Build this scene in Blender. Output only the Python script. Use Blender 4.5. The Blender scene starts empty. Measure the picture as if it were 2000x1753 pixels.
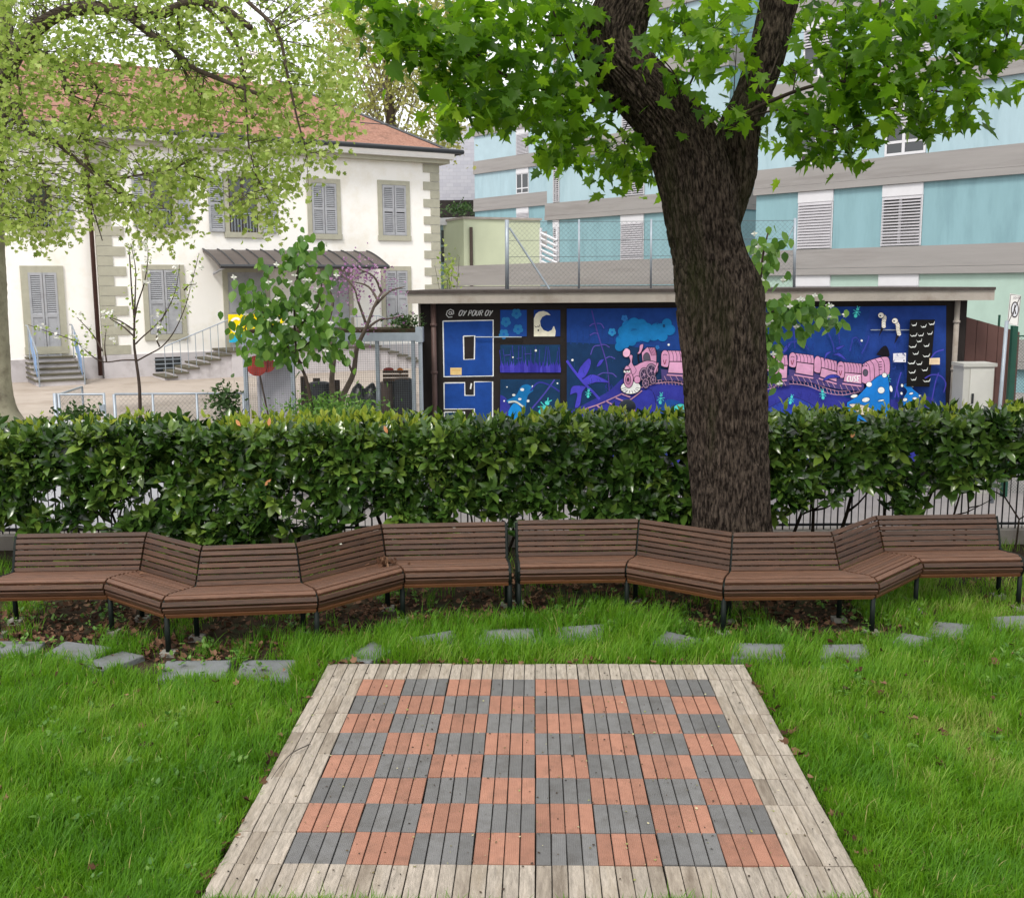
import bpy, bmesh, math, random
import numpy as np
from mathutils import Vector, Matrix, noise
random.seed(7); rng = np.random.default_rng(11)
R = math.radians
SC = bpy.context.scene
COL = SC.collection

# ---------------------------------------------------------------- camera
F, PCX, PCY, CAMH = 2085.0, 1000.0, 876.5, 2.735      # focal length and centre in photo pixels, eye height
PITCH, ROLL = math.atan((876.5 - 556) / F), 0.006
_fwd = Vector((0, math.cos(PITCH), -math.sin(PITCH))); _right = Vector((1, 0, 0)); _down = _fwd.cross(_right)
_r = math.cos(ROLL) * _right + math.sin(ROLL) * _down
_d = -math.sin(ROLL) * _right + math.cos(ROLL) * _down
cd = bpy.data.cameras.new('camera'); cam = bpy.data.objects.new('camera', cd); COL.objects.link(cam)
cd.sensor_width = 36; cd.sensor_fit = 'HORIZONTAL'; cd.lens = F / 2000 * 36; cd.clip_start = .1; cd.clip_end = 1500
cam.matrix_world = Matrix(((_r.x, -_d.x, -_fwd.x, 0), (_r.y, -_d.y, -_fwd.y, 0), (_r.z, -_d.z, -_fwd.z, CAMH), (0, 0, 0, 1)))
SC.camera = cam

# ---------------------------------------------------------------- sky, sun, exposure
SUN_EL, SUN_AZ = R(52), R(200)          # azimuth clockwise from +Y: behind the camera, a little to the left
w = bpy.data.worlds.new('World'); SC.world = w; w.use_nodes = True
nt = w.node_tree; nt.nodes.clear()
sky = nt.nodes.new('ShaderNodeTexSky'); sky.sky_type = 'NISHITA'; sky.sun_disc = False
sky.sun_elevation = SUN_EL; sky.sun_rotation = SUN_AZ; sky.dust_density = 4; sky.air_density = 1
mixs = nt.nodes.new('ShaderNodeMix'); mixs.data_type = 'RGBA'; mixs.inputs[0].default_value = .8
mixs.inputs[7].default_value = (11.6, 11.6, 11.6, 1)          # even white cloud cover
bg = nt.nodes.new('ShaderNodeBackground'); bg.inputs[1].default_value = .1
wo = nt.nodes.new('ShaderNodeOutputWorld')
nt.links.new(sky.outputs[0], mixs.inputs[6]); nt.links.new(mixs.outputs[2], bg.inputs[0]); nt.links.new(bg.outputs[0], wo.inputs[0])
sl = bpy.data.lights.new('sun', 'SUN'); sl.energy = 1.5; sl.angle = R(14); sl.color = (1, .95, .88)
so = bpy.data.objects.new('sun', sl); COL.objects.link(so)
sdir = Vector((math.sin(SUN_AZ) * math.cos(SUN_EL), math.cos(SUN_AZ) * math.cos(SUN_EL), math.sin(SUN_EL)))
so.rotation_euler = sdir.to_track_quat('Z', 'Y').to_euler(); so.location = sdir * 40
SC.view_settings.view_transform = 'Standard'; SC.view_settings.look = 'None'
SC.view_settings.exposure = 0.62; SC.view_settings.gamma = 1
SC.cycles.use_denoising = True; SC.cycles.max_bounces = 6; SC.cycles.transparent_max_bounces = 12
SC.cycles.caustics_reflective = False; SC.cycles.caustics_refractive = False

# ---------------------------------------------------------------- photo pixel -> place in the world
def ray(x, y):
    return _r * ((x - PCX) / F) + _d * ((y - PCY) / F) + _fwd
CAM = Vector((0, 0, CAMH))
def atZ(x, y, z=0.0):
    d = ray(x, y); return CAM + d * ((z - CAMH) / d.z)
def atY(x, y, Y):
    d = ray(x, y); return CAM + d * (Y / d.y)
def project(p):
    q = Vector(p) - CAM; zz = q.dot(_fwd)
    return (PCX + F * q.dot(_r) / zz, PCY + F * q.dot(_d) / zz, zz)
class Plane:
    """a vertical wall plane: u runs along it to the right, d stands out of it towards the camera"""
    def __init__(s, x, y, ang):
        s.o = Vector((x, y, 0)); s.u = Vector((math.cos(ang), math.sin(ang), 0)); s.n = Vector((s.u.y, -s.u.x, 0))
    def uz(s, px, py, d=0.0):
        r = ray(px, py); o = s.o + s.n * d
        t = (o - CAM).dot(s.n) / r.dot(s.n); p = CAM + r * t
        return ((p - s.o).dot(s.u), p.z)
    def pt(s, u, z, d=0.0):
        p = s.o + s.u * u + s.n * d; return Vector((p.x, p.y, z))
    def rect(s, x0, y0, x1, y1, d=0.0):
        ym = (y0 + y1) / 2; xm = (x0 + x1) / 2
        return (s.uz(x0, ym, d)[0], s.uz(x1, ym, d)[0], s.uz(xm, y1, d)[1], s.uz(xm, y0, d)[1])   # u0,u1,z0,z1

# ---------------------------------------------------------------- materials
def lin(h):
    v = [int(h[i:i + 2], 16) / 255 for i in (1, 3, 5)]
    return tuple(c / 12.92 if c <= .04045 else ((c + .055) / 1.055) ** 2.4 for c in v)
def mat(name, col, rough=.6, var=.15, scale=5, bump=0, bscale=40, spec=.3, col2=None, metal=0, stretch=(1, 1, 1), dirt=None, dscale=2, objrand=0, dthr=(.5, .7), cr=(.32, .68)):
    m = bpy.data.materials.new(name); m.use_nodes = True; t = m.node_tree; N = t.nodes; L = t.links
    b = N['Principled BSDF']; b.inputs['Roughness'].default_value = rough; b.inputs['Metallic'].default_value = metal
    b.inputs['Specular IOR Level'].default_value = spec
    if isinstance(col, str): col = lin(col)
    if isinstance(col2, str): col2 = lin(col2)
    tc = N.new('ShaderNodeTexCoord'); mp = N.new('ShaderNodeMapping'); mp.inputs['Scale'].default_value = stretch
    L.new(tc.outputs['Object'], mp.inputs[0])
    n = N.new('ShaderNodeTexNoise'); n.inputs['Scale'].default_value = scale; n.inputs['Detail'].default_value = 8; n.inputs['Roughness'].default_value = .65
    L.new(mp.outputs[0], n.inputs[0])
    rp = N.new('ShaderNodeValToRGB'); rp.color_ramp.elements[0].position = cr[0]; rp.color_ramp.elements[1].position = cr[1]
    a = [c * (1 - var) for c in col]; c2 = [min(1, c * (1 + var)) for c in col] if col2 is None else list(col2)
    rp.color_ramp.elements[0].color = (*a, 1); rp.color_ramp.elements[1].color = (*c2, 1)
    L.new(n.outputs[0], rp.inputs[0]); out = rp.outputs[0]
    if dirt:
        dn = N.new('ShaderNodeTexNoise'); dn.inputs['Scale'].default_value = dscale; dn.inputs['Detail'].default_value = 9; dn.inputs['Roughness'].default_value = .7
        L.new(mp.outputs[0], dn.inputs[0])
        dr = N.new('ShaderNodeValToRGB'); dr.color_ramp.elements[0].position = dthr[0]; dr.color_ramp.elements[1].position = dthr[1]
        L.new(dn.outputs[0], dr.inputs[0])
        mx = N.new('ShaderNodeMix'); mx.data_type = 'RGBA'; L.new(dr.outputs[0], mx.inputs[0]); L.new(out, mx.inputs[6])
        mx.inputs[7].default_value = (*(lin(dirt) if isinstance(dirt, str) else dirt), 1); out = mx.outputs[2]
    if objrand:
        oi = N.new('ShaderNodeObjectInfo'); mr = N.new('ShaderNodeMapRange'); mr.inputs[3].default_value = 1 - objrand; mr.inputs[4].default_value = 1 + objrand
        L.new(oi.outputs['Random'], mr.inputs[0]); hs = N.new('ShaderNodeHueSaturation'); L.new(mr.outputs[0], hs.inputs['Value']); L.new(out, hs.inputs['Color']); out = hs.outputs[0]
        ad = N.new('ShaderNodeVectorMath'); ad.operation = 'ADD'; L.new(tc.outputs['Object'], ad.inputs[0])
        cx = N.new('ShaderNodeCombineXYZ'); ml = N.new('ShaderNodeMath'); ml.operation = 'MULTIPLY'; ml.inputs[1].default_value = 37; L.new(oi.outputs['Random'], ml.inputs[0])
        for i in range(3): L.new(ml.outputs[0], cx.inputs[i])
        L.new(cx.outputs[0], ad.inputs[1]); L.new(ad.outputs[0], mp.inputs[0])
    L.new(out, b.inputs['Base Color'])
    if bump:
        bn = N.new('ShaderNodeTexNoise'); bn.inputs['Scale'].default_value = bscale; bn.inputs['Detail'].default_value = 6; L.new(mp.outputs[0], bn.inputs[0])
        bp = N.new('ShaderNodeBump'); bp.inputs['Strength'].default_value = bump; bp.inputs['Distance'].default_value = .02
        L.new(bn.outputs[0], bp.inputs['Height']); L.new(bp.outputs[0], b.inputs['Normal'])
    return m
def leafmat(name, cols, rough=.45, trans=.35, spec=.4, tint=1.5, nscale=0):
    """leaf: colour by the per-leaf 'rnd' attribute, light shines through"""
    m = bpy.data.materials.new(name); m.use_nodes = True; t = m.node_tree; N = t.nodes; L = t.links
    b = N['Principled BSDF']; b.inputs['Roughness'].default_value = rough; b.inputs['Specular IOR Level'].default_value = spec
    at = N.new('ShaderNodeAttribute'); at.attribute_name = 'rnd'
    rp = N.new('ShaderNodeValToRGB'); e = rp.color_ramp.elements
    while len(e) < len(cols): e.new(.5)
    for i, c in enumerate(cols):
        e[i].position = i / (len(cols) - 1); e[i].color = (*(lin(c) if isinstance(c, str) else c), 1)
    src = at.outputs['Fac']
    if nscale:
        tc = N.new('ShaderNodeTexCoord'); nn = N.new('ShaderNodeTexNoise'); nn.inputs['Scale'].default_value = nscale; nn.inputs['Detail'].default_value = 4
        L.new(tc.outputs['Object'], nn.inputs[0]); ma = N.new('ShaderNodeMath'); ma.operation = 'MULTIPLY_ADD'; ma.inputs[1].default_value = 1.6; L.new(nn.outputs[0], ma.inputs[0])
        mb = N.new('ShaderNodeMath'); mb.operation = 'MULTIPLY_ADD'; mb.inputs[1].default_value = .6; mb.inputs[2].default_value = -.6; L.new(src, mb.inputs[0]); L.new(mb.outputs[0], ma.inputs[2]); src = ma.outputs[0]
    L.new(src, rp.inputs[0]); L.new(rp.outputs[0], b.inputs['Base Color'])
    tr = N.new('ShaderNodeBsdfTranslucent'); hs = N.new('ShaderNodeHueSaturation'); hs.inputs['Value'].default_value = tint; hs.inputs['Hue'].default_value = .49
    L.new(rp.outputs[0], hs.inputs['Color']); L.new(hs.outputs[0], tr.inputs[0])
    mx = N.new('ShaderNodeMixShader'); mx.inputs[0].default_value = trans
    L.new(b.outputs[0], mx.inputs[1]); L.new(tr.outputs[0], mx.inputs[2]); L.new(mx.outputs[0], N['Material Output'].inputs[0])
    return m
def glassmat(name, col=(.03, .035, .04), rough=.05):
    m = bpy.data.materials.new(name); m.use_nodes = True; b = m.node_tree.nodes['Principled BSDF']
    b.inputs['Base Color'].default_value = (*col, 1); b.inputs['Roughness'].default_value = rough; b.inputs['Specular IOR Level'].default_value = .8
    return m
_pc = {}
def paint(h, rough=.75):
    k = (h, rough)
    if k not in _pc: _pc[k] = mat('paint_' + h[1:], h, rough, .17, 5, .2, 70, .2)
    return _pc[k]

# ---------------------------------------------------------------- objects
WLOC = {}
def tag(o, label=None, cat=None, group=None, kind=None):
    if label: o['label'] = label
    if cat: o['category'] = cat
    if group: o['group'] = group
    if kind: o['kind'] = kind
    return o
def empty(name, loc, label=None, cat=None, group=None, kind=None):
    o = bpy.data.objects.new(name, None); COL.objects.link(o); o.location = loc; o.empty_display_size = .2
    WLOC[o] = Vector(loc); return tag(o, label, cat, group, kind)
def adopt(o, parent):
    if parent is not None:
        o.parent = parent
        if parent in WLOC: o.matrix_parent_inverse = Matrix.Translation(-WLOC[parent])
    return o
def link(name, me, parent=None, matrix=None):
    o = bpy.data.objects.new(name, me); COL.objects.link(o); adopt(o, parent)
    if matrix is not None: o.matrix_basis = matrix
    return o
class MB:
    def __init__(s): s.v = []; s.f = []; s.m = []; s.mats = []
    def mi(s, m):
        if m is None: return 0
        if m not in s.mats: s.mats.append(m)
        return s.mats.index(m)
    def add(s, vs, fs, m=None):
        k = len(s.v); s.v += [tuple(v) for v in vs]; i = s.mi(m)
        for f in fs: s.f.append(tuple(k + j for j in f)); s.m.append(i)
        return s
    def box8(s, c, m=None):      # c: 8 corners, 4 below then 4 above
        return s.add(c, [(3, 2, 1, 0), (4, 5, 6, 7), (0, 1, 5, 4), (1, 2, 6, 5), (2, 3, 7, 6), (3, 0, 4, 7)], m)
    def box(s, x0, x1, y0, y1, z0, z1, m=None):
        return s.box8([(x0, y0, z0), (x1, y0, z0), (x1, y1, z0), (x0, y1, z0), (x0, y0, z1), (x1, y0, z1), (x1, y1, z1), (x0, y1, z1)], m)
    def pbox(s, P, u0, u1, z0, z1, d0, d1, m=None):
        return s.box8([P.pt(u0, z0, d1), P.pt(u1, z0, d1), P.pt(u1, z0, d0), P.pt(u0, z0, d0), P.pt(u0, z1, d1), P.pt(u1, z1, d1), P.pt(u1, z1, d0), P.pt(u0, z1, d0)], m)
    def bar(s, a, b, r, n=6, m=None, r2=None):
        return s.tube([a, b], [r, r if r2 is None else r2], n, m)
    def sqbar(s, a, b, w, h=None, m=None):
        a = Vector(a); b = Vector(b); h = h or w; t = (b - a).normalized(); up = Vector((0, 0, 1)) if abs(t.z) < .95 else Vector((0, 1, 0))
        x = t.cross(up).normalized() * w / 2; y = x.cross(t).normalized() * h / 2
        return s.box8([a - x - y, a + x - y, b + x - y, b - x - y, a - x + y, a + x + y, b + x + y, b - x + y], m)
    def tube(s, pts, rad, n=8, m=None, cap=True):
        pts = [Vector(p) for p in pts]; k = len(pts)
        if not hasattr(rad, '__len__'): rad = [rad] * k
        vs = []; ref = None
        for i, p in enumerate(pts):
            t = (pts[min(i + 1, k - 1)] - pts[max(i - 1, 0)]).normalized()
            if ref is None: ref = Vector((1, 0, 0)) if abs(t.x) < .8 else Vector((0, 1, 0))
            x = (ref - t * ref.dot(t)).normalized(); ref = x; y = t.cross(x)
            for j in range(n):
                a = 2 * math.pi * j / n; vs.append(p + (x * math.cos(a) + y * math.sin(a)) * rad[i])
        fs = [(i * n + j, i * n + (j + 1) % n, (i + 1) * n + (j + 1) % n, (i + 1) * n + j) for i in range(k - 1) for j in range(n)]
        if cap: fs += [tuple(range(n))[::-1], tuple((k - 1) * n + j for j in range(n))]
        return s.add(vs, fs, m)
    def prism(s, pts, vec, m=None):      # polygon swept along a vector
        n = len(pts); vec = Vector(vec); a = [Vector(p) for p in pts]
        return s.add(a + [p + vec for p in a], [tuple(range(n))[::-1], tuple(range(n, 2 * n))] + [(i, (i + 1) % n, n + (i + 1) % n, n + i) for i in range(n)], m)
    def ball(s, c, r, m=None, n=8, k=6, sc=(1, 1, 1)):
        vs = [(c[0], c[1], c[2] - r * sc[2])]
        for i in range(1, k):
            a = -math.pi / 2 + math.pi * i / k
            for j in range(n):
                b = 2 * math.pi * j / n; vs.append((c[0] + r * sc[0] * math.cos(a) * math.cos(b), c[1] + r * sc[1] * math.cos(a) * math.sin(b), c[2] + r * sc[2] * math.sin(a)))
        vs.append((c[0], c[1], c[2] + r * sc[2])); e = len(vs) - 1
        fs = [(0, 1 + (j + 1) % n, 1 + j) for j in range(n)] + [(e, e - n + j, e - n + (j + 1) % n) for j in range(n)]
        for i in range(k - 2):
            for j in range(n): fs.append((1 + i * n + j, 1 + i * n + (j + 1) % n, 1 + (i + 1) * n + (j + 1) % n, 1 + (i + 1) * n + j))
        return s.add(vs, fs, m)
    def mesh(s, name, m=None, smooth=False):
        me = bpy.data.meshes.new(name); me.from_pydata(s.v, [], s.f)
        if s.mats:
            for q in s.mats: me.materials.append(q)
            me.polygons.foreach_set('material_index', s.m)
        elif m: me.materials.append(m)
        if smooth: me.polygons.foreach_set('use_smooth', [True] * len(me.polygons))
        bm = bmesh.new(); bm.from_mesh(me); bmesh.ops.recalc_face_normals(bm, faces=bm.faces); bm.to_mesh(me); bm.free()
        return me
    def build(s, name, m=None, parent=None, smooth=False):
        return link(name, s.mesh(name, m, smooth), parent)
def np_mesh(name, V, Fc, m, rnd=None, smooth=False):
    V = np.asarray(V, np.float32); Fc = np.asarray(Fc, np.int32); k = Fc.shape[1]
    me = bpy.data.meshes.new(name); me.vertices.add(len(V)); me.vertices.foreach_set('co', V.ravel())
    me.loops.add(Fc.size); me.loops.foreach_set('vertex_index', Fc.ravel())
    me.polygons.add(len(Fc)); me.polygons.foreach_set('loop_start', np.arange(0, Fc.size, k, dtype=np.int32))
    try: me.polygons.foreach_set('loop_total', np.full(len(Fc), k, np.int32))
    except Exception: pass
    if smooth: me.polygons.foreach_set('use_smooth', np.ones(len(Fc), bool))
    if rnd is not None:
        a = me.attributes.new('rnd', 'FLOAT', 'POINT'); a.data.foreach_set('value', np.asarray(rnd, np.float32))
    me.update(calc_edges=True); me.materials.append(m); return me
def scatter_mesh(name, T, TF, pos, rot, sc, m, rnd):
    """one mesh from many transformed copies of a small template (T verts, TF faces)"""
    T = np.asarray(T, float); TF = np.asarray(TF)
    V = np.einsum('nij,kj->nki', rot, T) * np.asarray(sc)[:, None, None] + pos[:, None, :]
    n, k = len(pos), len(T)
    Fc = (TF[None] + (np.arange(n) * k)[:, None, None]).reshape(-1, TF.shape[1])
    return np_mesh(name, V.reshape(-1, 3), Fc, m, np.repeat(rnd, k))
def frames(axis, normal):
    """rotation matrices: local Y along axis (leaf length), local Z near normal"""
    a = axis / np.linalg.norm(axis, axis=1, keepdims=True)
    x = np.cross(a, normal); x /= np.linalg.norm(x, axis=1, keepdims=True) + 1e-9
    z = np.cross(x, a); return np.stack([x, a, z], axis=2)
def rdir(n):
    v = rng.normal(size=(n, 3)); return v / np.linalg.norm(v, axis=1, keepdims=True)
def fan(pts):     # template: triangle fan about the first point
    return [(0, i, i + 1) for i in range(1, len(pts) - 1)]
LANCE = ([(0, 0, 0), (.19, .28, .05), (.19, .62, .04), (0, 1, -.10), (-.19, .62, .04), (-.19, .28, .05), (0, .35, -.01), (0, .7, -.02)],
         [(0, 1, 6), (1, 2, 7), (1, 7, 6), (2, 3, 7), (3, 4, 7), (4, 5, 6), (4, 6, 7), (5, 0, 6)])
OVAL = ([(0, 0, 0), (.3, .25, .05), (.34, .55, .02), (.17, .85, -.04), (0, 1.05, -.12), (-.17, .85, -.04), (-.34, .55, .02), (-.3, .25, .05), (0, .45, -.04)],
        [(8, 0, 1), (8, 1, 2), (8, 2, 3), (8, 3, 4), (8, 4, 5), (8, 5, 6), (8, 6, 7), (8, 7, 0)])
_mp = [(0, -.02), (.16, -.06), (.36, -.14), (.34, .06), (.60, .20), (.40, .30), (.42, .46), (.60, .62), (.34, .60), (.26, .55), (.22, .78), (.10, .86), (0, 1.1)]
_mp = [(x, y, .16 * abs(x) - .22 * y * y) for x, y in _mp]; _mp = _mp + [(-x, y, z) for x, y, z in _mp[-2:0:-1]]
MAPLE = ([(0, .25, -.02)] + _mp, [(0, 1 + i, 1 + (i + 1) % len(_mp)) for i in range(len(_mp))])
_pl = [(0, 0), (.3, .0), (.5, .3), (.28, .4), (.36, .75), (.12, .7), (0, 1.05), (-.12, .7), (-.36, .75), (-.28, .4), (-.5, .3), (-.3, 0)]
PLANE = ([(0, .35, -.04)] + [(x, y, .12 * abs(x) - .1 * y * y) for x, y in _pl], [(0, 1 + i, 1 + (i + 1) % len(_pl)) for i in range(len(_pl))])
def leaf_objects(parent, T, pos, rot, sc, m, rnd, name='leaf', nvar=6):
    """single leaves as parts that share a few meshes"""
    ms = []
    for i in range(nvar):
        ms.append(np_mesh(name, np.asarray(T[0]), np.asarray(T[1]), m, np.full(len(T[0]), (i + .5) / nvar)))
    for p, r, s, q in zip(pos, rot, sc, rnd):
        M4 = Matrix([list(r[0] * s) + [p[0]], list(r[1] * s) + [p[1]], list(r[2] * s) + [p[2]], [0, 0, 0, 1]])
        link(name, ms[min(nvar - 1, int(max(0, q) * nvar))], parent, M4)
def in_view(pos, mx=0, my=0):
    a = pos - np.array([0, 0, CAMH]); zz = a @ np.array(_fwd)
    x = PCX + F * (a @ np.array(_r)) / zz; y = PCY + F * (a @ np.array(_d)) / zz
    return (zz > .5) & (x > -mx) & (x < 2000 + mx) & (y > -my) & (y < 1753 + my), x, y
def bezier(p, n):
    """smooth polyline through points (Catmull-Rom)"""
    p = [Vector(q) for q in p]; p = [p[0] * 2 - p[1]] + p + [p[-1] * 2 - p[-2]]; out = []
    for i in range(1, len(p) - 2):
        a, b, c, d = p[i - 1], p[i], p[i + 1], p[i + 2]
        for k in range(n):
            t = k / n; out.append(.5 * ((2 * b) + (c - a) * t + (2 * a - 5 * b + 4 * c - d) * t * t + (3 * b - a - 3 * c + d) * t ** 3))
    out.append(p[-2]); return out
# ================================================================ GROUND
m_soil = mat('soil', '#3a3026', .95, .35, 9, .6, 60, .1, dirt='#33402a', dscale=3)
m_asph = mat('street_asphalt', '#8f8a89', .9, .1, 3, .25, 120, .2, dirt='#8d8884', dscale=.6)
m_yard = mat('yard_surface', '#a99e94', .9, .08, 1.2, .2, 90, .2, dirt='#94887c', dscale=.5)
m_conc = mat('concrete', '#a29a93', .85, .12, 2.5, .25, 40, .2, dirt='#7d766f', dscale=.9)
g = MB(); g.add([(-400, -80, -.5), (400, -80, -.5), (400, 900, -.5), (-400, 900, -.5)], [(0, 1, 2, 3)])
tag(g.build('street', m_asph), kind='structure')
g = MB(); nx, ny = 60, 30
for j in range(ny + 1):
    for i in range(nx + 1):
        x = -15 + 30 * i / nx; y = -4 + 15.06 * j / ny
        g.v.append((x, y, .02 * noise.noise(Vector((x * .9, y * .9, 0))) - .012))
g.f = [(j * (nx + 1) + i, j * (nx + 1) + i + 1, (j + 1) * (nx + 1) + i + 1, (j + 1) * (nx + 1) + i) for j in range(ny) for i in range(nx)]; g.m = [0] * len(g.f)
lawn = tag(g.build('lawn_ground', m_soil, smooth=True), kind='structure')
g = MB(); g.prism([(-60, 17.3, -.6), (-1.75, 17.3, -.6), (-1.75, 23, -.6), (4, 23, -.6), (4, 60, -.6), (-60, 60, -.6)], (0, 0, .6))
tag(g.build('school_yard', m_yard), kind='structure')
g = MB(); g.box(-15, 15, 11.02, 11.24, -.6, .14)
tag(g.build('fence_kerb', m_conc), kind='structure')

# ================================================================ GIANT CHESSBOARD
BX, BY, BYAW = .1256, 5.884, -.0216
TILE = .30
def ribbed(name, col, dirtc):
    m = mat(name, col, .62, .10, 14, 0, 40, .25, dirt=dirtc, dscale=6, objrand=.15, dthr=(.5, .78))
    t = m.node_tree; N = t.nodes; L = t.links
    tc = N.new('ShaderNodeTexCoord'); wv = N.new('ShaderNodeTexWave'); wv.wave_type = 'BANDS'; wv.bands_direction = 'X'; wv.inputs['Scale'].default_value = 34; wv.inputs['Distortion'].default_value = 0
    L.new(tc.outputs['Object'], wv.inputs[0]); bp = N.new('ShaderNodeBump'); bp.inputs['Strength'].default_value = .6; bp.inputs['Distance'].default_value = .004
    L.new(wv.outputs[0], bp.inputs['Height']); L.new(bp.outputs[0], N['Principled BSDF'].inputs['Normal']); return m
m_terra = ribbed('terracotta_plastic', '#9b6f5d', '#7c5c4e'); m_grey = ribbed('grey_plastic', '#6b6a6a', '#565350')
m_wood = mat('weathered_wood', '#988f84', .85, .22, 9, .6, 30, .15, col2='#b2a79b', stretch=(6, .9, 3), dirt='#8f8271', dscale=1.8, objrand=.10, dthr=(.5, .8))
m_wood2 = mat('weathered_wood_stained', '#91867a', .85, .2, 9, .5, 30, .15, col2='#a3988b', stretch=(6, .9, 3), dirt='#6d6257', dscale=2.2, objrand=.12, dthr=(.46, .72))
m_under = mat('black_plastic_grid', '#24211d', .9, .3, 20)
def slat_mesh(name, m, w=.0695, l=.294, t=.016):
    b = .002; g = MB(); x, y = w / 2, l / 2
    lo = [(-x, -y, -t), (x, -y, -t), (x, y, -t), (-x, y, -t)]; md = [(a, c, -b) for a, c, _ in lo]; up = [(a - b * (1 if a > 0 else -1), c - b * (1 if c > 0 else -1), 0) for a, c, _ in lo]
    g.add(lo + md + up, [(8, 9, 10, 11)] + [(k * 4 + i, k * 4 + (i + 1) % 4, k * 4 + 4 + (i + 1) % 4, k * 4 + 4 + i) for k in (0, 1) for i in range(4)])
    return g.mesh(name, m)
sm = {'t': slat_mesh('slat', m_terra), 'g': slat_mesh('slat', m_grey), 'w': slat_mesh('wooden_slat', m_wood), 'd': slat_mesh('wooden_slat', m_wood2)}
g = MB(); g.box(-.149, .149, -.149, .149, -.03, -.012); tile_me = g.mesh('tile', m_under)
board = empty('giant_chessboard', (BX, BY, 0), 'giant garden chessboard of terracotta and grey ribbed tiles framed by pale weathered wood', 'chessboard')
Mb = Matrix.Translation((BX, BY, .03)) @ Matrix.Rotation(BYAW, 4, 'Z')
for r in range(10):            # r = 0 is the far row
    for c in range(10):
        border = r in (0, 9) or c in (0, 9)
        jz = .004 * noise.noise(Vector((c * .7, r * .7, 3))) + random.uniform(-.002, .002)
        Mt = Mb @ Matrix.Translation(((c - 4.5) * TILE + random.uniform(-.002, .002), (4.5 - r) * TILE + random.uniform(-.003, .003), jz)) @ Matrix.Rotation(random.gauss(0, .005), 4, 'Z') @ Matrix.Rotation(random.gauss(0, .007), 4, 'X') @ Matrix.Rotation(random.gauss(0, .006), 4, 'Y')
        ti = link('border_tile' if border else 'tile', tile_me, board, Mt)
        for k in range(4):
            key = ('d' if random.random() < .2 else 'w') if border else ('t' if (r + c) % 2 == 0 else 'g')
            o = bpy.data.objects.new('wooden_slat' if border else 'slat', sm[key]); COL.objects.link(o); o.parent = ti
            o.matrix_basis = Matrix.Translation(((k - 1.5) * .0747 + random.uniform(-.0008, .0008), random.uniform(-.002, .002), random.uniform(-.001, .001))) @ Matrix.Rotation(math.pi * random.randint(0, 1), 4, 'Z') @ Matrix.Rotation(random.gauss(0, .003), 4, 'Z')

# ================================================================ BENCHES
m_bench = mat('bench_wood', '#3c281c', .5, .34, 5, .25, 60, .4, col2='#583b2a', stretch=(1.2, 1.2, 26), objrand=.22, dirt='#382820', dscale=1.3, dthr=(.55, .75))
m_bench0 = mat('sheltered_bounce_lit_wood', '#6e452b', .5, .22, 5, .25, 60, .35, col2='#7f5335', stretch=(1.2, 1.2, 26), objrand=.14); m_bench1 = mat('worn_seat_wood', '#553827', .5, .28, 5, .25, 60, .45, col2='#6e4c39', stretch=(1.2, 26, 1.2), objrand=.16)  # lowest slat: less weathered, with bounce light from the grass in its colour
m_green = mat('dark_green_steel', '#0c1512', .6, .2, 8, 0, 1, .2)
m_foot = mat('foot_concrete', '#86837b', .9, .12, 12, .3, 50, .2)
PROF = [(.040, .305), (.014, .350), (.006, .396)] + [(.040, .431), (.088, .440)] + [(.137 + .049 * k, .437 - .006 * k) for k in range(6)] + \
       [(.428, .432), (.443, .476), (.458, .520), (.473, .564), (.488, .608), (.503, .652), (.526, .692)]
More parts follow.
